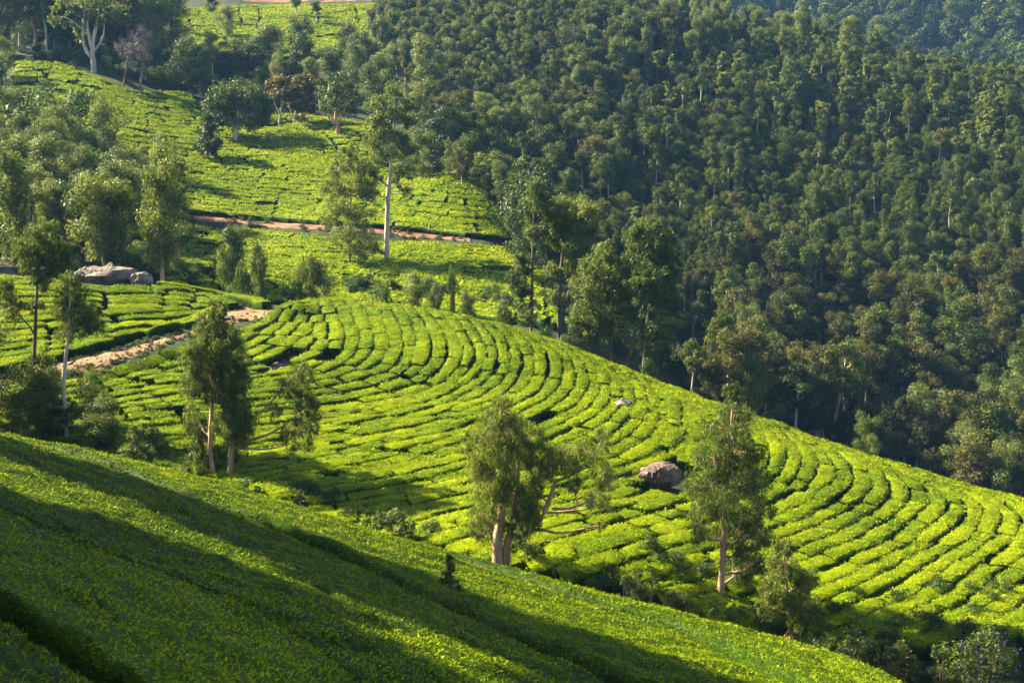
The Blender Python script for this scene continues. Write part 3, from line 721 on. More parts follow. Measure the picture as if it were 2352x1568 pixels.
# the four trees between the near slope and the middle hill
own_tree('eucalyptus_tree', 'leafy eucalyptus with a thick split tan trunk and a bare limb reaching right', 62,
  [[(1146,1322,15),(1144,1285,14),(1140,1250,12),(1150,1190,11),(1160,1110,8),(1165,1030,6),(1160,960,4),(1158,920,2)],
   [(1162,1322,12),(1162,1280,11),(1166,1250,9),(1178,1190,7),(1188,1120,5),(1192,1060,3)],
   [(1240,1195,6),(1255,1165,6),(1268,1130,5.5),(1274,1105,4.5),(1290,1100,3.5),(1320,1088,2.5),(1350,1060,1.8)],
   [(1268,1168,3.6),(1300,1168,3.4),(1335,1158,2.8),(1362,1142,2.2)], [(1180,1235,8),(1215,1215,7),(1242,1193,6)]],
  [(1150,940,34,42,700),(1170,985,50,45,1000),(1130,1000,50,50,800,-.3),(1105,1060,40,50,750),(1165,1060,50,55,900,.3),(1215,1010,40,45,600,.4),(1130,1125,50,50,800,-.3),(1185,1130,45,60,800),
   (1240,1060,46,46,700,.2),(1225,1120,34,40,450),(1110,1180,40,35,500,-.3),(1160,1195,45,35,600),(1200,1200,30,40,300),(1290,1050,46,34,420),(1350,1040,46,40,520,.3),(1385,1010,20,40,180,.3),(1390,1090,26,40,320,.4),(1360,1140,30,22,180,.3),(1315,1105,22,30,120),(1390,1150,24,24,160,.5),(1380,1205,14,12,60,.5),(1085,1010,22,26,200),(1205,1185,44,40,620),(1215,1150,36,36,420),(1110,1215,34,26,300)],
  leaf=.17, aspect=.22, nl=2.0, tint=.54, fat=1.18)
own_tree('eucalyptus_tree', 'tall slender eucalyptus with a full tapering crown right of the boulder', 60.5,
  [[(1656,1372,9),(1657,1330,8),(1659,1290,7.5),(1662,1240,7.5),(1664,1215,7),(1668,1150,6),(1672,1060,5),(1680,980,3.5),(1684,905,1.5)], [(1664,1262,4),(1680,1250,3.5),(1696,1238,2.5)]],
  [(1683,905,26,28,330),(1690,945,44,34,650),(1670,990,60,40,900),(1705,1030,56,40,850,.3),(1640,1050,56,44,850,-.2),(1690,1090,62,44,900),(1620,1110,52,44,750),(1725,1105,50,44,700,.3),(1665,1150,62,44,850,-.2),(1740,1165,42,44,600,.3),(1620,1175,44,40,550),(1700,1200,52,40,700),(1655,1225,40,30,330,.5),(1750,1230,30,36,350,.3),(1710,1260,40,28,420),(1610,1230,26,24,180),(1700,1310,34,36,380,.4),(1740,1290,30,34,330,.4)],
  leaf=.165, aspect=.22, nl=1.9, tint=.52, fat=1.15)
own_tree('eucalyptus_tree', 'low drooping eucalyptus with a bunch of dry tan leaves at its foot', 55.5,
  [[(1818,1487,6),(1816,1450,5),(1812,1400,4.5),(1806,1330,3.5),(1802,1270,2)]],
  [(1800,1255,28,28,320),(1795,1300,44,34,620),(1845,1330,38,36,550,.2),(1780,1350,40,36,550),(1820,1375,50,36,750),(1875,1395,32,34,480,.2),(1770,1400,34,26,330),(1850,1425,44,28,520),(1880,1440,24,22,200),(1745,1395,14,18,70),(1830,1460,28,16,160)],
  leaf=.165, aspect=.24, nl=1.7, tint=.60, extra=[('dry_leaf_cluster', (1814,1460,22,24,170), DRY)])
own_tree('eucalyptus_tree', 'two-stemmed eucalyptus with a long bare limb bending out to the right', 76,
  [[(528,1118,8),(529,1085,7.5),(530,1050,7),(533,1018,6),(528,990,4.5),(520,960,3)], [(486,1118,7),(489,1090,6),(482,1040,5),(484,980,5),(487,930,4.5),(490,880,4),(497,800,3),(505,720,1.5)],
   [(532,1016,3.6),(570,1012,3.4),(610,1000,3),(640,985,2.5),(668,965,1.8)], [(560,970,2),(600,945,2.2),(630,915,2),(650,880,1.5)]],
  [(500,708,24,24,230),(490,745,38,32,520),(515,780,42,36,620),(470,800,44,40,600),(530,830,44,40,650),(480,850,56,40,800),(440,820,30,36,330),(540,870,36,40,520),(500,895,44,30,420),(445,885,34,26,260),
   (540,935,40,30,420),(520,970,36,34,420),(550,990,30,36,360),(465,1000,28,30,260,.3),(480,1050,34,36,420,.3),(555,960,34,40,420,-.6),(520,1030,34,30,300,.8),(450,960,30,40,320,.8),(690,850,28,28,190),(660,885,32,30,200),(690,905,26,28,170),(705,945,34,34,230),(672,985,30,32,190),(718,985,20,34,130),(690,1018,28,18,80),(635,935,24,22,60),(725,920,16,22,60),(445,1040,20,24,140),(460,1085,24,22,150)],
  leaf=.19, aspect=.25, nl=2.7, tint=.52, fat=1.27, extra=[('dry_leaf_cluster', (503,1098,12,14,60), DRY)])
own_tree('eucalyptus_tree', 'tall eucalyptus with a pale peeling mid-trunk and feathery dark crown at the left edge', 82,
  [[(152,1050,6),(154,1000,5.5),(152,950,5),(145,905,4.5),(146,870,5),(151,820,4.5),(157,770,3.5),(160,720,2.5),(162,650,1.2)], [(156,838,1.8),(175,826,1.6),(205,815,1)]],
  [(160,640,26,26,300),(168,670,40,30,560),(150,705,44,32,600),(195,715,36,30,520),(180,745,46,26,600),(215,745,26,26,300),(150,760,30,20,220),(140,1000,22,30,200),(110,880,34,36,420),(90,920,36,40,500),(110,960,40,36,520),(70,960,32,36,420),(140,930,26,30,260),(165,955,20,40,260),(205,880,36,40,500,.5),(200,930,40,36,520,.5),(220,965,30,30,300,.5),(60,1000,40,28,460),(110,1005,40,24,420),(30,985,24,28,220)],
  leaf=.19, aspect=.22, nl=2.2, tint=.45, bark=BARK_PALE)
own_tree('eucalyptus_tree', 'tall dark-limbed eucalyptus with a spreading drooping top above the left field', 84,
  [[(72,1030,5),(76,940,5),(78,860,5),(79,800,4.5),(82,740,4),(84,680,3.5),(88,620,3),(92,560,2)], [(80,770,2.5),(70,752,2),(55,735,1.5)]],
  [(95,520,40,24,420),(60,560,42,26,480),(110,565,48,28,620),(150,590,34,28,420),(75,600,40,22,420),(130,615,30,24,280),(95,640,32,26,330),(30,590,20,22,120),(15,660,32,30,330),(30,710,24,24,200),(80,700,24,18,140),(90,830,34,30,400),(75,870,34,34,420),(20,690,22,20,130)],
  leaf=.20, aspect=.24, nl=2.2, tint=.52, bark=BARK_DARK)
own_tree('sapling', 'small dark feathery sapling standing alone in the sunlit tea of the near slope', 36.3,
  [[(1035,1388,2.2),(1036,1360,2),(1036,1330,1.8),(1035,1275,1)]],
  [(1034,1282,9,12,150),(1032,1300,16,12,260),(1030,1318,20,12,320),(1036,1335,22,11,320),(1052,1344,14,8,140),(1020,1330,12,9,120)], leaf=.11, aspect=.16, droop=.2, crown=PINE, bark=BARK_DARK, tint=.8, fat=1.0, nl=.8)
for lb, d, u, v, bl, mt in (('pale-leaved bush at the left end of the tree row below the field', 79, 215, 1062, [(215,1000,26,24,260),(205,1035,34,26,380),(240,1030,24,24,220)], BUSH),
    ('rounded sapling bush left of the two-stemmed eucalyptus', 77, 310, 1088, [(315,985,22,24,240),(300,1020,34,28,420),(330,1040,32,30,380),(290,1060,34,24,340)], EUC),
    ('dark thin-leaved bush standing behind the rounded sapling bush', 79, 358, 1075, [(350,990,26,30,300),(362,1030,28,34,320)], DARKG),
    ('reddish-green shoot bush at the edge of the shaded tea', 70, 690, 1172, [(692,1140,14,20,120),(690,1158,22,14,160)], BUSH),
    ('dark thicket bush in the shade behind the near slope', 66, 900, 1240, [(890,1190,40,22,420),(920,1210,36,24,380),(860,1205,30,20,240)], DARKG),
    ('small green bush at the foot of the two-stemmed eucalyptus', 75, 420, 1095, [(420,1078,30,16,240),(445,1090,24,12,160)], LIME),
    ('grey-green bush right of the two-stemmed eucalyptus', 72.5, 570, 1135, [(565,1112,28,16,240),(590,1125,20,12,140)], BUSH)):
    own_tree('bush', lb, d, [[(u, v, 2), (u, v-25, 1)]], bl, leaf=.2, aspect=.32, droop=.5, crown=mt, bark=BARK_DARK, cat='bush')

# the middle-distance trees with a form of their own
own_tree('eucalyptus_tree', 'very tall eucalyptus with a smooth white trunk standing in the tea below the upper path', 167,
  [[(886,612,6.5),(888,560,6),(890,500,5.6),(892,440,5.2),(896,400,4.2),(900,350,3.6),(903,310,2.8),(908,270,2),(905,215,1)], [(893,430,2.8),(882,420,2.4),(868,410,1.8),(858,390,1.2)], [(897,400,2),(915,380,1.7),(935,362,1.2)], [(893,436,1.6),(918,424,1.3),(930,415,1)]],
  [(905,205,26,20,260),(880,235,30,22,330),(925,240,26,20,260),(900,265,36,22,380),(865,275,26,20,260),(935,275,24,20,240),(885,305,36,22,380),(925,315,28,22,280),(855,320,30,24,300),(905,345,40,22,360),(945,345,26,24,260),(870,360,32,22,300),(935,385,28,24,220),(860,400,26,22,200),(915,410,28,20,160),(850,440,20,18,100),(935,440,24,18,100),(945,240,20,16,150)],
  leaf=.30, aspect=.34, droop=.6, bark=BARK_PALE, nl=1.9, tint=.52)
own_tree('eucalyptus_tree', 'bushy eucalyptus with drooping dense crown left of the white-trunked tree', 166,
  [[(802,616,3.6),(803,580,3.4),(804,500,3),(806,430,2),(806,370,1)], [(822,618,1.8),(824,570,1.6),(822,520,1)]],
  [(800,350,26,20,260),(780,385,36,26,420),(830,385,32,26,360),(765,430,34,30,400),(810,425,40,28,480),(845,440,26,28,280),(780,475,40,26,480),(830,490,36,28,400),(760,500,26,22,240),(800,530,44,26,480),(845,545,28,30,300),(825,570,34,22,330),(775,545,26,20,200),(860,575,20,18,130)],
  leaf=.30, aspect=.34, droop=.7, nl=1.9, tint=.46)
own_tree('eucalyptus_tree', 'old white-limbed eucalyptus with many forking pale stems on the upper left ridge', 266,
  [[(216,165,6.5),(214,140,6.2),(212,120,5.5),(214,90,4),(222,60,3.4),(228,20,2.6),(232,-10,1.6)], [(212,135,4),(200,120,4),(192,100,3.6),(190,70,3.2),(194,30,2.4),(196,-5,1.4)], [(214,122,4.2),(206,95,3.6),(200,60,2.8),(204,20,1.8)], [(216,118,3),(230,100,2.6),(238,80,2.2),(240,50,1.6)], [(190,68,2.2),(170,52,1.8),(150,40,1.5),(132,38,1)], [(184,40,1.6),(168,25,1.3),(150,15,1)]],
  [(225,-15,60,30,700),(185,-5,50,28,560),(265,15,36,28,420),(150,10,34,22,300),(200,30,34,18,240),(240,40,26,20,220),(135,45,26,14,160),(275,45,24,20,220),(175,60,20,18,140),(190,90,22,18,120)],
  leaf=.6, aspect=.4, droop=.5, bark=BARK_PALE, tint=.50)
own_tree('round_tree', 'dense round-crowned dark green tree with a pale speckled trunk on the tea slope', 236,
  [[(541,334,5),(542,312,4.6),(545,290,4),(548,260,3),(548,230,2)], [(543,308,3),(535,290,2.4),(528,270,1.6)], [(545,296,3),(556,282,2.4),(568,265,1.5)]],
  [(548,205,48,30,1000),(515,225,42,34,900),(585,225,42,34,900),(548,240,60,34,1300),(500,255,34,28,650),(600,255,30,28,600),(525,275,44,22,700),(575,278,42,20,650),(490,240,22,24,300),(612,240,16,22,240)],
  leaf=.46, aspect=.5, droop=.1, crown=DARKG, bark=BARK_PALE, tint=.50, clump=.30)
own_tree('conical_tree', 'small dense egg-shaped dark tree in front of the round-crowned tree', 224,
  [[(478,366,2.5),(478,340,2),(478,280,1)]], [(480,278,18,22,360),(478,305,28,24,650),(476,328,32,20,650),(480,345,26,14,350)], leaf=.42, aspect=.5, droop=.1, crown=DARKG, bark=BARK_DARK, tint=.40, clump=.3)
for lb, u, v, vt, bl in (('bare grey twiggy tree leaning on the ridge beside the white-limbed tree', 282, 212, 150, [(292,120,22,26,260),(275,115,18,20,180),(305,105,20,24,230)]),
                         ('bare grey twiggy tree with an upright trunk further right on the ridge', 322, 202, 140, [(325,85,26,24,330),(318,120,30,26,380),(335,140,20,24,220),(300,150,20,18,140)])):
    own_tree('bare_tree', lb, 258, [[(u, v, 3), (u+4, (v+vt)/2, 2.6), (u+9, vt, 2)], [(u+9, vt, 2), (u+12, vt-25, 1.4), (u+14, vt-50, .8)]], bl, leaf=.8, aspect=.07, droop=-.5, crown=GREY, bark=BARK_DARK, tint=.6)
for lb, u, v, d, tr, bl in (('flat-topped tan tree with spreading pale stems right of the round-crowned tree', 640, 302, 246, [(640,302,2.6),(641,280,2.2),(645,255,1.8),(648,215,1.2)], [(640,185,26,7,330),(625,198,20,6,200),(655,200,26,7,260),(645,215,28,6,240),(620,215,14,5,90),(665,225,18,6,140)]),
                            ('layered rust-tinted tan tree on a thin white trunk', 674, 312, 248, [(674,312,2.4),(675,290,2),(680,250,1.6),(685,210,1)], [(690,180,26,7,330),(705,198,24,8,300),(680,205,28,7,300),(700,225,28,8,330),(685,245,24,8,240),(710,250,20,8,180),(700,272,20,7,140)])):
    own_tree('flat_topped_tree', lb, d, [tr, [(u+2, v-40, 1.4), (u-10, v-65, 1), (u-16, v-95, .7)], [(u+3, v-50, 1.3), (u+16, v-75, 1), (u+22, v-98, .7)]], bl, leaf=.55, aspect=.5, droop=.1, crown=TAN, bark=BARK_PALE, tint=.5, clump=.4)
own_tree('eucalyptus_tree', 'eucalyptus with a thick pinkish trunk beside the grassy gap on the back slope', 236,
  [[(776,344,5.5),(776,315,5),(775,290,4.2),(770,265,3.2),(775,240,2.4),(780,205,1.2)], [(776,292,3),(764,278,2.4),(758,262,1.6)], [(776,285,2.6),(788,262,2),(795,240,1.2)]],
  [(780,175,36,18,420),(760,200,36,20,420),(805,200,32,20,360),(780,228,44,18,500),(755,238,22,18,220),(815,235,24,18,240),(790,255,34,12,260),(765,258,20,10,120)], leaf=.5, aspect=.4, droop=.4, bark=BARK_TAN, tint=.42)
own_tree('eucalyptus_tree', 'pollarded eucalyptus with a hanging nest of dry twigs at the edge of the gully', 170,
  [[(1213,585,4),(1213,540,3.6),(1214,480,3.2),(1216,430,2.8),(1216,400,2),(1208,370,1)], [(1216,405,2),(1228,392,1.6),(1236,378,1)], [(1217,412,1.4),(1230,405,1.2),(1233,430,.8),(1231,450,.7)]],
  [(1205,355,16,12,160),(1200,378,22,16,260),(1190,405,26,20,300),(1205,430,20,20,200),(1180,440,26,22,280),(1195,470,26,24,280),(1170,475,22,22,240),(1236,382,9,9,60),(1238,408,8,8,40),(1185,510,30,26,300),(1215,520,24,26,220)], leaf=.4, aspect=.36, droop=.5, bark=BARK_PALE, tint=.45, extra=[('twig_nest', (1232,455,7,9,90), DRY)])
for lb, d, tr, bl in (
  ('tall slim dark-trunked eucalyptus rising just behind the crest of the curved rows', 124, [[(1220,775,3.6),(1221,700,3.4),(1223,620,3),(1224,560,2.6),(1226,500,1.8),(1228,450,1)], [(1221,690,1.4),(1208,670,1.2),(1195,655,.8)]], [(1228,430,24,26,330),(1240,460,28,26,360),(1215,475,24,24,280),(1232,500,30,24,330),(1222,535,26,22,240),(1200,610,24,20,260),(1188,640,26,22,280),(1200,665,24,20,240),(1205,700,22,20,200),(1195,590,16,14,130),(1215,720,22,18,160)]),
  ('round-headed eucalyptus with a tall straight trunk at the edge of the gully wood', 124, [[(1284,790,5),(1285,720,4.6),(1287,650,4),(1291,590,3.4),(1296,540,2.4),(1305,480,1.4)], [(1287,640,2),(1275,620,1.5),(1262,605,1)], [(1300,700,3),(1312,640,2.4),(1325,590,1.6)]], [(1310,470,44,26,620),(1280,490,38,30,560),(1340,490,36,30,540),(1310,515,50,28,750),(1270,530,34,24,420),(1350,530,28,26,360),(1325,555,40,20,420),(1285,560,30,18,280),(1272,620,22,22,200),(1320,610,26,30,280),(1275,690,20,22,150)]),
  ('broad two-tiered eucalyptus in the middle of the dark clump on the crest', 118, [[(1400,838,4.6),(1402,790,4.2),(1404,740,3.6),(1408,680,3),(1400,620,2),(1395,580,1)], [(1404,750,2.2),(1420,700,1.8),(1432,660,1.2)]], [(1390,575,30,24,360),(1370,610,36,30,480),(1415,615,36,28,460),(1345,660,40,30,520),(1395,665,44,30,620),(1440,670,34,28,420),(1360,710,40,28,480),(1410,720,40,28,480),(1330,720,28,26,280),(1385,760,36,24,360),(1350,770,30,24,280)]),
  ('tall leaning eucalyptus with ochre lower trunk on the right of the dark clump', 116, [[(1436,848,5),(1446,815,4.4),(1454,780,4),(1462,735,3.6),(1468,680,3),(1480,610,2.2),(1492,540,1.2)], [(1458,760,2.6),(1474,735,2),(1488,705,1.4)], [(1466,690,2),(1490,665,1.6),(1512,650,1)]], [(1490,515,30,22,360),(1460,540,34,24,420),(1520,545,34,26,420),(1490,570,44,26,600),(1530,590,30,26,360),(1460,590,30,24,330),(1500,620,46,26,560),(1540,630,24,26,260),(1470,640,34,26,380),(1510,670,40,26,460),(1480,700,36,26,380),(1535,680,24,24,220),(1495,745,34,26,300),(1450,720,26,26,240)]),
  ('slim young eucalyptus at the right end of the dark clump', 114, [[(1478,838,3.4),(1481,800,3),(1484,760,2.4),(1490,700,1.4)], [(1482,790,1.4),(1510,772,1.2),(1535,758,.8)]], [(1500,780,26,22,220),(1530,770,26,24,260),(1480,790,24,22,160),(1520,800,26,20,180)])):
    own_tree('eucalyptus_tree', lb, d, tr, bl, leaf=.25, aspect=.32, droop=.6, bark=BARK_DARK, tint=.46, nl=2.8, fat=1.2)

# ---------------------------------------------------------------- kinds of tree that repeat
def proto(kind):
    """a unit-high tree of a kind: (trunk mesh, crown mesh)"""
    gt, gc = Geo(), Geo()
    K = dict(leafy=(.24, .36, 11000, .024, .42, .5, EUC, BARK_TAN), tall=(.46, .24, 8500, .024, .36, .6, EUC, BARK_PALE), dome=(.16, .33, 5400, .036, .5, .15, WOODY, BARK_DARK),
             slim=(.26, .19, 9000, .024, .42, .5, EUC, BARK_TAN), thin=(.52, .20, 2600, .036, .42, .4, WOODY, BARK_PALE), olive=(.50, .30, 5200, .033, .42, .45, OLIVE, BARK_PALE), dark=(.22, .34, 9000, .030, .5, .15, DARKG, BARK_DARK),
             lime=(.35, .34, 1300, .060, .55, .1, LIME, BARK_PALE), pine=(.22, .26, 3400, .036, .22, .5, PINE, BARK_DARK), bush=(.05, .52, 1700, .085, .42, .3, BUSH, BARK_DARK), far=(.55, .17, 900, .060, .45, .4, WOODY, BARK_PALE))[kind]
    cb, cr, n, lf, asp, droop, cm, bm = K
    lean = rng.normal(0, .04, 2) if kind in ('thin', 'olive', 'tall', 'far') else rng.normal(0, .02, 2)
    hs = np.linspace(0, .96, 9); tr = {'dome': .016, 'bush': .010, 'thin': .016, 'far': .013, 'olive': .016, 'pine': .013, 'lime': .011}.get(kind, .018)
    path = np.stack([lean[0]*hs**1.5+.012*np.sin(hs*7+rng.uniform(0, 6)), lean[1]*hs**1.5+.012*np.sin(hs*6+rng.uniform(0, 6)), hs], -1); path[0, :2] = 0
    path = np.concatenate([[[0, 0, -.04]], path]); rad = np.concatenate([[tr*1.5, tr*1.3], tr*(1-hs[1:])**.8+.002])
    V, Q = tube(path, rad, 6); gt.add(V, Q, .5)
    nb = {'pine': 24, 'bush': 9, 'dome': 26, 'thin': 11, 'far': 9, 'lime': 9, 'tall': 12, 'leafy': 15, 'slim': 14}.get(kind, 18)
    C, R = [], []
    for i in range(nb):
        f = (i+.5)/nb; h0 = cb*.75+(.9-cb*.75)*f*.92
        z = cb+(1-cb)*f; az = i*2.4+rng.uniform(-.5, .5)
        if kind == 'pine':
            env = cr*(1-f)**.75+.02
        elif kind == 'lime':
            env = cr*(.55+.45*math.sin(f*6.0+1))*(1-.35*f)
        elif kind in ('dome', 'dark', 'bush'):
            env = cr*math.sqrt(max(.05, 1-((f-.38)/.66)**2))
        else:
            env = cr*(math.sin(math.pi*min(1, .16+f*.80))**.6)*rng.uniform(.55, 1.3)
        c0 = np.array([np.interp(h0, hs, path[1:, 0]), np.interp(h0, hs, path[1:, 1]), h0])
        rr = env*rng.uniform(.35, .95)
        e = c0*np.array([1, 1, 0])+np.array([math.cos(az)*rr, math.sin(az)*rr, z*.97+(-.03 if kind == 'pine' else rng.uniform(-.02, .03))])
        if kind != 'bush' or i < 5:
            limb(gt, c0, e, tr*.42*(1-f*.5), .0025, sag=.06 if kind != 'pine' else -.02, n=4, sides=4)
        for q in ((.95,) if kind in ('thin', 'far') else (.62, .98)):
            C.append(c0*(1-q)+e*q+rng.normal(0, .012, 3)); R.append({'dome': .10, 'dark': .12, 'bush': .22, 'lime': .10, 'pine': .075, 'thin': .085, 'far': .085, 'tall': .085, 'leafy': .10, 'slim': .085}.get(kind, .085)*rng.uniform(.75, 1.3))
    C, R = np.array(C), np.array(R); per = np.maximum(6, (n*R**2/(R**2).sum()).astype(int))
    clump_leaves(gc, C, R, per, lf, droop, asp, {'dome': .45, 'dark': .45}.get(kind, .5), {'lime': .28, 'pine': .5}.get(kind, .85), outward=1.1, spread=.45)
    return gt.mesh(kind+'_trunk', bm), gc.mesh(kind+'_crown', cm, False)
KINDS = {'slim': 4, 'leafy': 4, 'tall': 3, 'dome': 5, 'thin': 4, 'olive': 4, 'dark': 2, 'lime': 2, 'pine': 3, 'bush': 4, 'far': 3}
PROTO = {k: [proto(k) for _ in range(n)] for k, n in KINDS.items()}
def stand(kind, P, h, w=1.0, label=None, group=None, name=None, cat='tree', i=None, tilt=.03):
    me_t, me_c = PROTO[kind][rng.integers(len(PROTO[kind])) if i is None else i]
    return place_tree(name or {'pine': 'conifer_tree', 'bush': 'bush'}.get(kind, 'tree'), me_t, me_c, (P[0], P[1], float(ground_z(P[0], P[1]))-.05), (h*w, h*w, h), rng.uniform(0, 6.28), label, cat, group, tilt=rng.normal(0, tilt, 2))
def px_tree(kind, label, u, v, vt, wpx=None, d=None, group=None, **kw):
    """a tree whose foot is seen (or hidden d metres off) at (u, v) and whose top is at vt"""
    P = hit(u, v, dmin=100)[0] if d is None else at(u, v, d)
    z0 = float(ground_z(P[0], P[1])); top = at(u, vt, P[1])[2]; h = max(1.2, top-z0)
    if kind == 'leafy' and wpx is not None and wpx*P[1]/FPX < .5*h:
        kind = 'slim'
    w0 = 2*dict(slim=.19, leafy=.36, tall=.24, dome=.33, thin=.2, olive=.27, dark=.34, lime=.34, pine=.26, bush=.6, far=.17)[kind]
    w = 1.0 if wpx is None else (wpx*P[1]/FPX)/(w0*h)
    return stand(kind, P, h, w, label, group, **kw)
LIST = [
 ('leafy', 'orange-trunked tall eucalyptus at the right end of the left grove', 368, 642, 330, 105, 128),
 ('tall', 'pale twin-limbed eucalyptus in the left grove just behind the rock outcrop', 250, 612, 385, 180, 131),
 ('tall', 'pale-stemmed eucalyptus crowded beside the twin-limbed one behind the rock outcrop', 272, 606, 410, 120, 132),
 ('leafy', 'tall grove eucalyptus at the far left edge above the crest', 36, 560, 330, 120, 138),
 ('tall', 'half-bare spindly eucalyptus by the red bank at the far left edge', 12, 500, 385, 90, 150),
 ('leafy', 'slender eucalyptus standing in the left tea slope with a pale visible stem', 240, 452, 225, 115, None),
 ('leafy', 'eucalyptus on the left slope left of the slender pale-stemmed one', 140, 420, 235, 100, None),
 ('leafy', 'dark rounded eucalyptus at the front of the left slope tea', 318, 470, 335, 90, None),
 ('leafy', 'short bushy eucalyptus on the lower right of the left slope', 378, 420, 305, 85, None),
 ('leafy', 'upright eucalyptus between the left grove and the upper path', 408, 560, 340, 90, 160),
 ('leafy', 'young eucalyptus in tea before the upper path with a brown leaning stem', 534, 668, 505, 85, 140),
 ('leafy', 'narrow young eucalyptus right of the brown-stemmed one', 600, 672, 545, 55, 141),
 ('bush', 'domed leafy bush just behind the crest hedge', 560, 690, 600, 80, 134),
 ('leafy', 'young leafy tree behind the start of the curved rows', 738, 700, 575, 75, 136),
 ('bush', 'reddish bush left of the young leafy tree behind the curved rows', 700, 692, 600, 60, 140),
 ('bush', 'wide low bush peeping over the crest of the curved rows', 880, 705, 648, 95, 130),
 ('leafy', 'small dark tree beside the wide low bush over the crest', 948, 712, 618, 70, 130),
 ('leafy', 'thin pale sapling right of the small dark tree over the crest', 1000, 715, 645, 45, 128),
 ('tall', 'lollipop sapling with a bare thread-like stem in the sunlit back tea', 1045, 705, 600, 26, 136),
 ('leafy', 'small open tree behind the falling crest left of the slim dark trunk', 1085, 735, 665, 42, 124),
 ('bush', 'dark bush behind the falling crest at the foot of the slim dark trunk', 1165, 765, 690, 85, 122),
 ('bush', 'low dark bush between the slim dark trunk and the gully clump', 1255, 790, 735, 60, 120),
 ('leafy', 'shrubby tree at the left foot of the dark clump', 1330, 815, 690, 70, 118),
 ('bush', 'weedy yellow-green bush right of the dark clump at the crest', 1490, 870, 822, 60, 110),
 ('dark', 'dark dome-headed tree with a short trunk left of the round-crowned tree', 437, 218, 82, 90, None),
 ('bush', 'very dark conical shrub between the bare trees and the dome-headed tree', 382, 200, 145, 50, None),
 ('bush', 'lime-green young bush under the white-limbed tree', 247, 172, 110, 34, None),
 ('dark', 'big rounded grey-green tree behind the round-crowned one', 575, 205, 90, 130, 285),
 ('dark', 'second rounded crown behind the round-crowned tree, nearer the ridge', 520, 215, 115, 90, 280),
 ('tall', 'airy pale-branched tree rising behind the grey-green rounded one', 625, 190, 55, 120, 292),
 ('tall', 'airy eucalyptus with white forked trunk before the top tea field', 755, 205, 100, 105, 280),
 ('leafy', 'dense eucalyptus right of the white forked trunk', 820, 225, 95, 90, 285),
 ('leafy', 'tall green eucalyptus above the white-trunked tree', 865, 300, 120, 110, 250),
 ('leafy', 'broad eucalyptus crown on the gully edge behind the white-trunked tree', 950, 330, 185, 110, 238),
 ('dark', 'large blue-green domed tree overhanging the dark gully', 1005, 385, 245, 120, 226),
 ('leafy', 'olive-headed eucalyptus on a reddish trunk right of the white-trunked tree', 970, 440, 290, 90, 205),
 ('leafy', 'low spreading tree at the top of the steep sunlit tea', 1040, 420, 320, 80, 212),
 ('tall', 'vase-shaped pale tree standing at the forest edge', 972, 248, 75, 100, 268),
 ('leafy', 'lone eucalyptus with a white foot in the top tea field', 522, 92, 8, 62, None),
 ('tall', 'thin dark-stemmed tree on the left of the top tea field', 405, 78, -25, 45, None),
 ('tall', 'second thin dark-stemmed tree in the top tea field', 488, 60, -30, 45, None),
 ('tall', 'white-stemmed tree near the top edge over the tea field', 684, 44, -30, 48, None),
 ('thin', 'leafless-looking thin pale tree near the top edge over the tea field', 728, 58, 4, 34, None),
 ('leafy', 'dark tree at the right end of the top tea field', 880, 60, -30, 70, 345),
 ('tall', 'tall pale bare-stemmed tree poking out of the right plantation', 1866, 640, 500, 50, None),
 ('olive', 'slanting pale eucalyptus pair standing tall in the lower right wood', 1985, 940, 735, 90, None),
 ('olive', 'leaning forked eucalyptus just right of the slender tree in the lower right wood', 1880, 1010, 790, 110, None),
 ('leafy', 'dark dense tree behind the slender eucalyptus on the far side of the crest', 1725, 955, 800, 120, 116),
 ('leafy', 'small twisted tree in front of the dark wood at the foot of the right slope', 1990, 1080, 945, 90, None),
 ('thin', 'thin pale tree beside the brown rocks right of the dark clump', 1590, 800, 690, 45, None),
]
for k in LIST:
    kw = dict(name='bush') if k[0] == 'bush' else {}
    px_tree(k[0], k[1], k[2], k[3], k[4], k[5], k[6], cat='bush' if k[0] == 'bush' else 'tree', **kw)
for u, d, h, w, lb in ((-45,82,8,1.2,'leafy eucalyptus half out of the left edge by the shaded tea'),(-120,80,9,1.3,'eucalyptus just beyond the left edge beside the near slope'),(48,81,4.2,1.2,'low leafy tree in the shaded row at the left edge'),(112,83,4.8,1.1,'bushy young eucalyptus between the two tall left-hand ones'),(238,80,4.0,1.1,'bushy young eucalyptus right of the pale-trunked one')):
    stand('leafy', at(u, 1000, d), h, w, lb)
# the grove on the left and the wood behind the ridge: trees filling between those named above
def fill(poly, n, kinds, hr, label, group, dmin=130, sep=3.0, wr=(.9, 1.3), dr=None):
    us, vs = [p[0] for p in poly], [p[1] for p in poly]; pts_ = []
    cu = rng.uniform(min(us), max(us), n*40); cv = rng.uniform(min(vs), max(vs), n*40)
    ok = [i for i in range(len(cu)) if inside(poly, cu[i], cv[i])][:n*8]
    P = hit(cu[ok], cv[ok], dmin=dmin)
    for p in P:
        if len(pts_) < n and all((p[0]-q[0])**2+(p[1]-q[1])**2 > sep**2 for q in pts_):
            pts_.append(p); stand(kinds[rng.integers(len(kinds))], p, rng.uniform(*hr), rng.uniform(*wr), label, group)
fill([(-60,470),(60,440),(330,520),(400,580),(380,640),(-60,600)], 26, ['leafy', 'leafy', 'tall'], (7, 11.5), 'tall eucalyptus crowded into the dark grove on the left', 'trees of the left grove', sep=3.4)
fill([(-60,330),(60,290),(190,330),(200,430),(60,470),(-60,450)], 12, ['leafy', 'leafy', 'bush'], (6, 9.5), 'eucalyptus scattered over the left tea slope above the grove', 'trees on the left tea slope', sep=5)
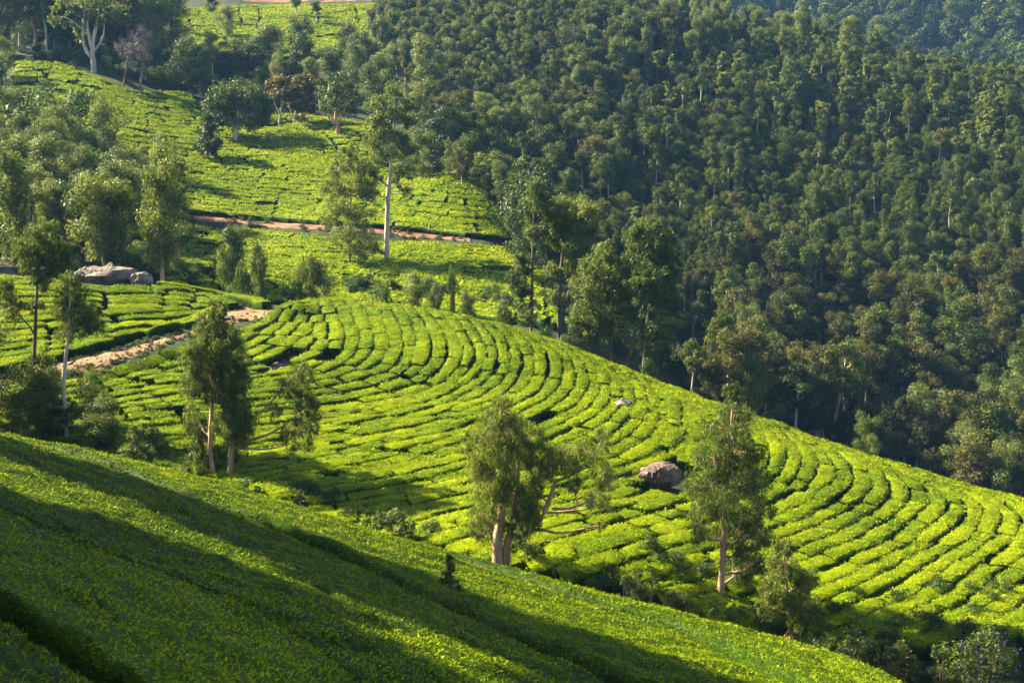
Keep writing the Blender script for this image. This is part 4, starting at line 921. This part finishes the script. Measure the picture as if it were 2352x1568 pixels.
fill([(-60,190),(20,170),(40,250),(30,330),(-60,330)], 6, ['leafy', 'dark'], (7, 11), 'eucalyptus at the left edge beside the ridge tea', 'trees beside the ridge tea', sep=4)
for u, d, h, k in [(-30,282,19,'tall'),(10,280,17,'leafy'),(45,284,18,'tall'),(80,288,19,'leafy'),(105,282,16,'tall'),(125,290,18,'dark'),(160,292,17,'leafy'),(250,288,17,'dark'),(280,292,19,'leafy'),(310,288,19,'leafy'),(340,285,18,'leafy'),(365,292,17,'leafy'),(395,300,14,'leafy'),(60,300,22,'leafy'),(120,305,22,'leafy'),(300,305,21,'leafy'),(350,310,20,'leafy'),(20,300,22,'leafy')]:
    stand(k, at(u, 100, d), h, rng.uniform(.9, 1.2), 'tall shadowy eucalyptus in the wood behind the upper left ridge', 'wood behind the upper left ridge')
for u, v, h in [(460,210,9),(490,190,10),(640,215,8),(700,190,9),(720,225,8),(690,150,10),(800,150,9),(835,175,9),(880,150,10),(860,110,9),(600,230,6),(735,255,6),(930,200,10),(900,215,10)]:
    stand(['leafy', 'tall', 'dark'][rng.integers(3)], hit(u, v, dmin=150)[0], h, rng.uniform(.9, 1.25), 'eucalyptus in the mixed belt of trees below the top tea field', 'mixed belt below the top tea field')
# unseen trees added at the left, crowns shaped to cast the near slope's shade bands
def shade_tree(base, blobs, label):
    gt, gc = Geo(), Geo(); b = np.array([base[0], base[1], float(ground_z(*base))])
    first = np.array([base[0], blobs[0][1], blobs[0][2]])-b
    limb(gt, (0, 0, -.3), first, .38, .22, sag=.03, n=6, sides=8); last = first
    for (y, z, r) in blobs:
        c = np.array([base[0], y, z])-b
        limb(gt, last*.5+first*.5, c, .15, .05, n=5); last = c
        k = 40; C = c+nrm(rng.normal(0, 1, (k, 3)))*(rng.random((k, 1))**.4)*r*np.array([.6, .8, .8])
        clump_leaves(gc, C, r*.34, int(11*r*r), .64, .3, .5, .5)
    place_tree('eucalyptus_tree', gt.mesh('shade_trunk', BARK_TAN), gc.mesh('shade_crown', EUC, False), b, label=label)
shade_tree((-24, 33), [(37.2,-2.45,2.5),(38.0,-0.65,2.5),(37.9,1.05,2.5),(36.8,2.35,2.5),(35.2,3.75,2.5),(33.6,4.75,2.5),(31.6,5.35,2.6),(29.4,5.15,2.7),(27.3,4.75,2.8),(34.8,-0.25,2.8),(31.8,1.75,2.8),(31.8,-1.25,2.8),(28.8,1.75,2.8),(36.3,-4.65,2.7),(33.3,-3.85,2.8),(27.3,7.15,2.6),(25.3,5.25,2.8)], 'huge spreading eucalyptus out of view, its crown shaped to shade the near corner of the slope')
shade_tree((-24, 48), [(47.1,-3.6,2.5),(47.3,-1,2.8),(47.1,.9,3),(46,2.5,2.9),(44.7,4.2,3),(43.1,6.1,3.3),(41.4,8.6,3.8),(39.4,11.8,4.3),(47,-6.2,2.5)], 'tall leaning eucalyptus out of view, its crown shaped to cast the long shade band across the near slope')

# ================================================================ the plantation on the right-hand hillside
WOOD_PX = [(1300,600),(1215,560),(1170,480),(1120,420),(1060,390),(1020,330),(985,262),(955,200),(905,130),(880,70),(875,10),(880,-60),(1500,-60),(1700,34),(1780,66),(1900,84),(2060,120),(2200,148),(2420,168),(2480,600),(2480,1180),(2352,1150),(2150,1100),(1930,1034),(1760,960),(1640,915),(1560,870),(1700,790),(1690,765),(1600,720),(1500,690),(1430,690),(1340,640)]
def world_grid(pitch, x0, x1, y0, y1):
    xs = np.arange(x0, x1, pitch); ys = np.arange(y0, y1, pitch*.92)
    X, Y = np.meshgrid(xs, ys); X = X+(np.arange(len(ys)) % 2)[:, None]*pitch*.5
    X = X+rng.normal(0, pitch*.16, X.shape); Y = Y+rng.normal(0, pitch*.16, Y.shape)
    return X.ravel(), Y.ravel()
spots = []
X, Y = world_grid(2.65, -40, 130, 128, 400)
Z = ground_z(X, Y); U, Vp, F = project(np.stack([X, Y, Z+3.2], -1))
for x, y, z, u, v, f in zip(X, Y, Z, U, Vp, F):
    if u < 850 or u > 2440 or v < -70 or v > 1180 or not inside(WOOD_PX, u, v):
        continue
    # which part of the wood
    right = u+ (v-300)*.35
    if v > 610+max(0, (1750-u))*.25 + 60*math.sin(u*.01):
        kind = rng.choice(['olive', 'olive', 'thin', 'dome', 'leafy'], p=[.42, .13, .25, .08, .12]); h = rng.uniform(5, 9.5); w = rng.uniform(.85, 1.3)
        if rng.random() < .34: continue
    elif right < 1420+60*math.sin(v*.02):
        kind = rng.choice(['thin', 'tall', 'dome', 'olive'], p=[.42, .12, .31, .15]); h = rng.uniform(4.6, 8.8); w = rng.uniform(.85, 1.3)
    elif v < 150 and u > 1500 and rng.random() < .10:
        kind = 'tall'; h = rng.uniform(8, 12); w = 1.0
    else:
        kind = 'dome'; h = 3.8*math.exp(rng.normal(0, .22)); w = rng.uniform(.85, 1.2)
        lime = math.exp(-((v-230-(u-2000)*.2)/70)**2)*(1 if u > 1650 else .25)
        if rng.random() < .02+.22*lime:
            kind = 'lime'; h = rng.uniform(5.2, 6.8)
        elif rng.random() < .05:
            kind = 'thin'; h = rng.uniform(6, 8)
    if math.sin(x*.21+1.3*math.sin(y*.13))*math.sin(y*.17+x*.05) > .86 and kind == 'dome':
        continue
    if kind == 'dome' and rng.random() < .07:
        kind = rng.choice(['olive', 'dark', 'thin', 'leafy']); h *= rng.uniform(1.0, 1.6)
    spots.append([kind, x, y, z, h, w, u, v, f])
# the airy trees of the ridge
for u in np.arange(1690, 2420, 21):
    uu = u+rng.uniform(-9, 9); vv = np.interp(uu, [1690, 1800, 1900, 2050, 2200, 2400], [46, 76, 92, 122, 152, 172]); q = hit(uu, vv+6, dmin=150)[0]
    spots.append(['pine' if rng.random() < .55 else 'tall', q[0], q[1]+rng.uniform(-4, 3), q[2], rng.uniform(8, 13), rng.uniform(.9, 1.25), uu, vv, q[1]])
def seen(x, y, z):
    ts = np.linspace(.2, .99, 140)
    return not (ground_z(x*ts, y*ts)+.2 > z*ts).any()
vis = [s for s in spots if -20 < s[6] < 2372 and -30 < s[7] < 1170 and seen(s[1], s[2], s[3]+s[4]*.8)]
rank = sorted(vis, key=lambda s: -(s[4]/s[8]))
singles = rank[:160]; one = set(map(id, singles))
PTEXT = {'dark': 'dark round-headed tree standing in the plantation', 'dome': 'low bushy dark green plantation tree', 'thin': 'slim plantation eucalyptus with a thin pale stem', 'tall': 'tall airy eucalyptus standing over the plantation',
         'olive': 'olive-brown eucalyptus with pale slanting stems', 'lime': 'pale yellow-green flat-layered tree among the dark plantation', 'pine': 'feathery conifer on the ridge', 'leafy': 'leafy green eucalyptus of the wood'}
for s in singles:
    k = str(s[0])
    u, v = s[6], s[7]
    a = 'above the dark clump' if u < 1600 and v < 700 else ('right behind the falling crest' if v > np.interp(u, [1500, 1700, 1930, 2352], [740, 860, 950, 1060]) else ('at the right edge of the view' if u > 2200 else ('at the gully edge' if u < 1500 else 'low on the slope')))
    stand(k, (s[1], s[2]), s[4], s[5], PTEXT[k]+' '+a, 'plantation trees of the right hillside', tilt=.05)
# the plantation's smaller far trees, and the far range, as masses
def mass(name, label, items, cat):
    me = bpy.data.meshes.new(name); me.vertices.add(len(items))
    me.vertices.foreach_set('co', np.array([[s[1], s[2], float(ground_z(s[1], s[2]))-.05] for s in items], np.float32).ravel())
    keys = sorted({(str(s[0]), i) for s in items for i in range(KINDS[str(s[0])])})
    ki = {k: n for n, k in enumerate(keys)}
    for nm, ty in (('which', 'INT'), ('turn', 'FLOAT_VECTOR'), ('size', 'FLOAT_VECTOR')):
        me.attributes.new(nm, ty, 'POINT')
    me.attributes['which'].data.foreach_set('value', np.array([ki[(str(s[0]), int(rng.integers(KINDS[str(s[0])])))] for s in items], np.int32))
    me.attributes['turn'].data.foreach_set('vector', np.array([[rng.normal(0, .05), rng.normal(0, .05), rng.uniform(0, 6.28)] for s in items], np.float32).ravel())
    me.attributes['size'].data.foreach_set('vector', np.array([[s[4]*s[5], s[4]*s[5], s[4]] for s in items], np.float32).ravel())
    o = link(name, me); tag(o, label, cat, None, 'stuff')
    ng = bpy.data.node_groups.new(name, 'GeometryNodeTree')
    ng.interface.new_socket('Geometry', in_out='INPUT', socket_type='NodeSocketGeometry'); ng.interface.new_socket('Geometry', in_out='OUTPUT', socket_type='NodeSocketGeometry')
    N, L = ng.nodes, ng.links; gi = N.new('NodeGroupInput'); go = N.new('NodeGroupOutput'); J = N.new('GeometryNodeJoinGeometry')
    def attr(nm, ty):
        a = N.new('GeometryNodeInputNamedAttribute'); a.data_type = ty; a.inputs['Name'].default_value = nm; return a
    aw, at_, asz = attr('which', 'INT'), attr('turn', 'FLOAT_VECTOR'), attr('size', 'FLOAT_VECTOR')
    for k in keys:
        me_t, me_c = PROTO[k[0]][k[1]]
        jj = N.new('GeometryNodeJoinGeometry')
        for mm in (me_t, me_c):
            src = bpy.data.objects.get('src_'+mm.name) or bpy.data.objects.new('src_'+mm.name, mm)
            oi = N.new('GeometryNodeObjectInfo'); oi.transform_space = 'ORIGINAL'; oi.inputs['Object'].default_value = src
            L.new(oi.outputs['Geometry'], jj.inputs[0])
        cp = N.new('FunctionNodeCompare'); cp.data_type = 'INT'; cp.operation = 'EQUAL'
        L.new(aw.outputs[0], cp.inputs[2]); cp.inputs[3].default_value = ki[k]
        ip = N.new('GeometryNodeInstanceOnPoints')
        L.new(gi.outputs[0], ip.inputs['Points']); L.new(cp.outputs[0], ip.inputs['Selection']); L.new(jj.outputs[0], ip.inputs['Instance'])
        L.new(at_.outputs[0], ip.inputs['Rotation']); L.new(asz.outputs[0], ip.inputs['Scale']); L.new(ip.outputs[0], J.inputs[0])
    L.new(J.outputs[0], go.inputs[0])
    md = o.modifiers.new('trees', 'NODES'); md.node_group = ng
    return o
rest = [s for s in spots if id(s) not in one]
mass('plantation_trees', 'dense plantation covering the upper right hillside', rest, 'forest')
far = []
X, Y = world_grid(6.0, -60, 330, 470, 700)
for x, y in zip(X, Y):
    if x > y*.1:
        far.append(['far' if rng.random() < .85 else 'dome', x, y, 0, rng.uniform(12, 19) if rng.random() < .6 else rng.uniform(8, 11), rng.uniform(1, 1.4)])
mass('distant_forest', 'blue distant forest beyond the right-hand ridge', far, 'forest')
# thicket in the gully and along the foot of the slopes
und = []
def thicket(poly, n, hr, dmin=0, kinds=('bush',), wr=(.9, 1.5)):
    us, vs = [p[0] for p in poly], [p[1] for p in poly]
    cu = rng.uniform(min(us), max(us), n*3); cv = rng.uniform(min(vs), max(vs), n*3)
    ok = [i for i in range(len(cu)) if inside(poly, cu[i], cv[i])][:n]
    for p in hit(cu[ok], cv[ok], dmin=dmin):
        und.append([kinds[rng.integers(len(kinds))], p[0], p[1], p[2], rng.uniform(*hr), rng.uniform(*wr)])
thicket([(1085,395),(1180,470),(1300,600),(1430,690),(1560,740),(1760,800),(1700,960),(1560,870),(1420,820),(1290,720),(1200,580),(1150,520)], 170, (1.2, 3.2), 105)
thicket([(930,200),(1000,330),(1100,400),(1060,330),(980,230)], 40, (1.5, 3.5), 150)
thicket([(1640,915),(1930,1030),(2352,1150),(2352,1080),(1930,960),(1720,880)], 90, (1.0, 2.6), 105)
thicket([(1300,560),(1700,760),(2352,1100),(2352,620),(1750,420),(1400,380)], 220, (.8, 2.0), 130)
thicket([(380,650),(640,690),(1000,705),(1280,740),(1280,700),(900,668),(600,655),(400,620)], 70, (.8, 2.2), 127)
thicket([(600,240),(760,250),(860,300),(800,330),(690,300),(620,290)], 60, (.6, 1.3), 150)
for x in np.linspace(-34, 34, 90):
    yy = 60.5+rng.uniform(-2.5, 3.5)-.05*x
    if not (-4 < x < 3 and rng.random() < .6):
        und.append(['bush', x, yy, 0, rng.uniform(.5, 1.5), rng.uniform(.9, 1.6)])
thicket([(1560,1400),(1900,1440),(2352,1500),(2352,1568),(1900,1560)], 40, (.7, 1.6), 50)
thicket([(-60,60),(120,110),(400,190),(440,205),(420,150),(300,90),(-60,0)], 220, (1.0, 3.2), 262)
thicket([(-60,440),(400,560),(400,640),(-60,620)], 60, (1, 2.5), 128)
ea, eb = hit(*resample(np.array(PATH_A, float), 240).T), hit(*resample(np.array(PATH_B, float), 240).T)
for e in (ea, eb):
    for q in e:
        if rng.random() < .7:
            und.append(['bush', q[0]+rng.normal(0, .35), q[1]+rng.normal(0, .6), 0, rng.uniform(.12, .4), rng.uniform(1, 2)])
gp = Geo()
for _ in range(420):
    k = rng.integers(240); t = rng.random(); q = ea[k]*(1-t)+eb[k]*t; s = rng.uniform(.03, .11)
    V, Q = tube(np.array([[0, 0, -s*.4], [0, 0, 0], [0, 0, s*.7]])*rng.uniform(.8, 1.2), np.array([s*.6, s, s*.5]), 5)
    V = np.concatenate([V, [[0, 0, s*.8]]]); Q = np.concatenate([Q, [[10, 11, 12, 15], [12, 13, 14, 15]]])
    gp.add(V*rng.uniform(.7, 1.4, 3)+np.array([q[0], q[1], float(ground_z(q[0], q[1]))+.08]), Q, .5)
tag(link('pebbles', gp.mesh('pebbles', ROCK, False)), 'loose stones lying on the dirt path', 'stones', None, 'stuff')
for _ in range(170):
    und.append(['bush', rng.uniform(-112, -42), rng.uniform(266, 298), 0, rng.uniform(.9, 3), rng.uniform(1, 1.7)])
thicket([(560,1125),(700,1178),(1000,1262),(1000,1225),(820,1172),(640,1120)], 16, (.6, 1.3), 58)  # extra bushes beside the thicket, added to darken the hollow where shade falls
for A_ in (ROAD_A, ROAD_B):
    for q in hit(*resample(np.array(A_, float), 90).T):
        if rng.random() < .5:
            und.append(['bush', q[0]+rng.normal(0, .6), q[1]+rng.normal(0, 1.0), 0, rng.uniform(.3, .9), rng.uniform(1, 2)])
mass('undergrowth', 'tangled undergrowth in the gully and at the foot of the slopes', und, 'undergrowth')
print('wood', len(spots), 'singles', len(singles), 'far', len(far), 'undergrowth', len(und))

# ================================================================ rocks
def rock_mesh(name, sx, sy, sz, seed, m, n=36, rough=.30, flat=0.0):
    th = np.linspace(0, 2*math.pi, n, endpoint=False); ph = np.linspace(-.5*math.pi, .5*math.pi, n//2)
    T, Pp = np.meshgrid(th, ph); D = np.stack([np.cos(Pp)*np.cos(T), np.cos(Pp)*np.sin(T), np.sin(Pp)], -1)
    r = np.random.default_rng(seed); R = np.ones(T.shape)
    for _ in range(14):                                          # planes that chop the lump
        c = nrm(r.normal(0, 1, 3)); k = r.uniform(.55, .92); dd = D@c
        R = np.where(dd*R > k, k/np.maximum(dd, 1e-3), R)
    R = R*(1+rough*.35*np.sin(D@r.normal(0, 4, 3)+1)*np.sin(D@r.normal(0, 5, 3)))+r.normal(0, .018, R.shape)
    V = D*R[..., None]*np.array([sx, sy, sz]); V[0] = V[0].mean(0); V[-1] = V[-1].mean(0); V[:, -1] = V[:, -1]
    for a in range(3):
        V[..., a] *= (sx, sy, sz)[a]/max(1e-6, np.abs(V[..., a]).max())
    k, q = V.shape[:2]; i = np.arange(k-1)[:, None]*q; j = np.arange(q)[None]
    g = Geo(); g.add(V, np.stack([i+j, i+(j+1) % q, i+q+(j+1) % q, i+q+j], -1).reshape(-1, 4), .5)
    me = g.mesh(name, m, True)
    try:
        me.set_sharp_from_angle(angle=math.radians(28))
    except Exception:
        pass
    return me
def rock(label, u, v, wpx, hpx, m=ROCK, d=None, seed=1, group=None, deep=.9, name='rock', sink=.3, cat='rock'):
    P = hit(u, v)[0] if d is None else at(u, v, d)
    k = P[1]/FPX; w, h = wpx*k*.5, hpx*k; up = .45 if 55 < P[1] < 110 and v > 880 else 0
    o = link(name, rock_mesh(name, w, w*deep, h*.7, seed, m))
    o.location = (P[0], P[1], float(ground_z(P[0], P[1]))+h*(.5-sink)+.1+up); o.rotation_euler = (0, 0, rng.uniform(0, 6.28) if seed % 2 else 0)
    tag(o, label, cat, group); return o
rock('big brown boulder with a pale crack in the tea left of the slender eucalyptus', 1514, 1124, 114, 46, ROCK_DARK, seed=3)
rock('small broken stone leaning on the left of the big brown boulder', 1482, 1112, 36, 26, ROCK, seed=4)
rock('flat pale slab at the foot of the big brown boulder', 1495, 1122, 26, 14, ROCK, seed=5)
rock('smooth grey boulder lying between the curved tea rows', 1430, 952, 48, 24, ROCK, seed=6)
rock('long grey outcrop on the crest behind the level tea field', 255, 660, 150, 46, ROCK, d=122, seed=8, deep=.5)
rock('blocky end of the grey outcrop nearest the grove', 325, 656, 62, 40, ROCK, d=121, seed=10, deep=.7)
rock('low left shoulder of the grey outcrop', 205, 655, 70, 44, ROCK, d=123, seed=12, deep=.6)
rock('upper slab behind the grey outcrop', 245, 640, 90, 60, ROCK, d=124.5, seed=13, deep=.6)
rock('weathered slab at the left edge of the crest', 20, 622, 90, 40, ROCK, d=123, seed=14, deep=.6)
rock('reddish slab beside the weathered one at the left edge', 100, 618, 110, 40, ROCK_DARK, d=124, seed=16, deep=.6)
rock('small stone in the level tea field behind the feathery tree', 98, 716, 40, 16, ROCK, seed=17)
rock('small stone at the bend of the dirt path', 532, 735, 18, 10, ROCK, seed=18)
for i, (u, v, w, h) in enumerate([(600,822,14,10),(586,818,14,12),(620,836,22,14),(636,846,24,18),(606,852,34,16),(650,852,18,12),(598,842,22,14),(628,856,26,14),(580,838,16,10)]):
    rock('grey stone of the small rubble heap in the middle tea', u, v, w, h*.75, ROCK if i % 3 else ROCK_DARK, seed=20+i, group='stones of the rubble heap')
rock('dark brown rock face in the gully right of the dark clump', 1540, 772, 70, 60, ROCK_DARK, seed=31, d=150)
rock('lower brown rock in the gully with a pale patch', 1580, 812, 40, 26, ROCK_DARK, seed=33, d=146)
rock('dark rock on the ridge among the conifers', 1792, 62, 30, 16, ROCK_DARK, seed=35)
rock('smaller ridge rock further right', 1892, 88, 20, 12, ROCK_DARK, seed=36)
# a grubbed-up stump beside the smooth boulder
gs = Geo(); P = hit(1386, 948)[0]
for i in range(7):
    a = i*.9; limb(gs, (0, 0, .1), (.5*math.cos(a), .4*math.sin(a), .35+.3*(i % 3)), .09, .03, sag=-.1, n=4)
limb(gs, (0, 0, -.2), (0, .05, .45), .2, .14, n=3)
o = link('tree_stump', gs.mesh('tree_stump', BARK_TAN)); o.location = (P[0], P[1], P[2]); tag(o, 'ragged uprooted stump beside the smooth grey boulder', 'stump')

# ================================================================ flowering scrub in the near right corner
def flower_bush(label, d, u, v, blobs, mat, flowers=None, leaf=.16, dry=None):
    b = at(u, v, d); b[2] = ground_z(b[0], b[1]); m = d/FPX; gt, gc, gf = Geo(), Geo(), Geo()
    u0, v0 = np.mean([q[0] for q in blobs]), max(q[1] for q in blobs); blobs = list(blobs)+[(u0, v0+18, 34, 16, 240), (u0-14, v0+32, 30, 14, 160)]
    for (bu, bv, ru, rv, n) in blobs:
        c = at(bu, bv, d); rad = np.array([ru*m, ru*m, rv*m]); k = max(3, n//22)
        C = c+nrm(rng.normal(0, 1, (k, 3)))*(rng.random((k, 1))**.42)*rad*.85
        clump_leaves(gc, C-b, .34*rad.mean(), n//k, leaf, .25, .3, .5)
        for q in C[:6]:
            limb(gt, (0, 0, 0), q-b, .03, .008, n=4, sides=4)
        if flowers:
            F = c+nrm(rng.normal(0, 1, (flowers[1], 3)))*rad*np.array([1, 1, 1])*rng.uniform(.8, 1.05, (flowers[1], 1))
            clump_leaves(gf, F-b, .05, 4, .065, 0, .8, .5, outward=1.0)
    ex = [('flowers', gf.mesh('flowers', flowers[0], False))] if flowers else []
    r = place_tree('flowering_bush' if flowers else 'bush', gt.mesh('bush_stem', BARK_DARK), gc.mesh('bush_crown', mat, False), b, label=label, cat='bush', extra=ex)
    return r
flower_bush('bush with bright yellow blossom spikes in the near right scrub', 54, 2060, 1560, [(2065,1490,34,26,420),(2040,1530,40,30,460),(2085,1520,26,26,260)], LIME, (YELLOW, 16))
flower_bush('dark bush sprinkled with purple flowers in the right corner', 53, 2270, 1568, [(2270,1470,50,36,620),(2220,1505,44,36,520),(2310,1510,44,40,560),(2260,1545,60,30,620)], DARKG, (PURPLE, 15))
flower_bush('dark bush with a few yellow blooms left of the purple-flowered one', 54, 2170, 1565, [(2165,1500,36,30,420),(2190,1540,44,30,460)], DARKG, (YELLOW, 4))
flower_bush('straggly reddish scrub with pink dots below the drooping eucalyptus', 56, 1960, 1560, [(1950,1470,36,34,300),(1985,1505,40,34,330),(1930,1515,34,30,300)], BUSH, (PURPLE, 3))
flower_bush('dense green scrub beside the foot of the drooping eucalyptus', 56, 1880, 1530, [(1880,1490,36,26,360),(1850,1500,26,20,240),(1910,1520,34,24,330)], BUSH)
flower_bush('grey-green feathery bush below the bare-limbed eucalyptus', 57, 1470, 1345, [(1465,1318,34,20,280),(1500,1330,30,18,220),(1440,1330,24,14,150)], BUSH)
flower_bush('brownish dry bush on the near edge of the shaded tea', 57, 1540, 1385, [(1540,1362,36,18,280),(1570,1372,26,16,180)], OLIVE)
flower_bush('shaded bush below the earth bank of the slender eucalyptus', 57, 1640, 1420, [(1640,1400,44,20,360),(1690,1405,34,22,300)], DARKG)
gd = Geo(); b = at(1975, 1500, 57); b[2] = ground_z(b[0], b[1])
limb(gd, (0, 0, -.1), (.05, 0, .9), .05, .03, sag=0, n=4)
for i in range(16):
    a = i*2.4; limb(gd, (.03, 0, .3+.04*i), (.7*math.cos(a), .5*math.sin(a), 1.0+.07*i), .018, .004, sag=-.05, n=5, sides=4)
o = link('bare_shrub', gd.mesh('bare_shrub', BARK_DARK)); o.location = tuple(b); tag(o, 'leafless twiggy shrub in the near right scrub', 'shrub')

# ================================================================ haze
zmin = float(ground_z.g.min())-1.0; zmax = float(CZ.max())+24.0
xs = float(np.abs(GX).max())+5
hm = bpy.data.meshes.new('haze')
hm.from_pydata([(-xs, -20, zmin), (xs, -20, zmin), (xs, 1505, zmin), (-xs, 1505, zmin), (-xs, -20, zmax), (xs, -20, zmax), (xs, 1505, zmax), (-xs, 1505, zmax)], [],
               [(0, 3, 2, 1), (4, 5, 6, 7), (0, 1, 5, 4), (1, 2, 6, 5), (2, 3, 7, 6), (3, 0, 4, 7)])
hz = link('haze', hm); tag(hz, 'thin blue haze hanging in the valley air', 'haze', None, 'stuff')
m, N, L = mat_new('valley_haze')
pv = N.new('ShaderNodeVolumePrincipled'); pv.inputs['Color'].default_value = (.22, .48, .95, 1); pv.inputs['Density'].default_value = HAZE
pv.inputs['Anisotropy'].default_value = .0
out = N.new('ShaderNodeOutputMaterial'); L.new(pv.outputs[0], out.inputs['Volume'])
hm.materials.append(m)
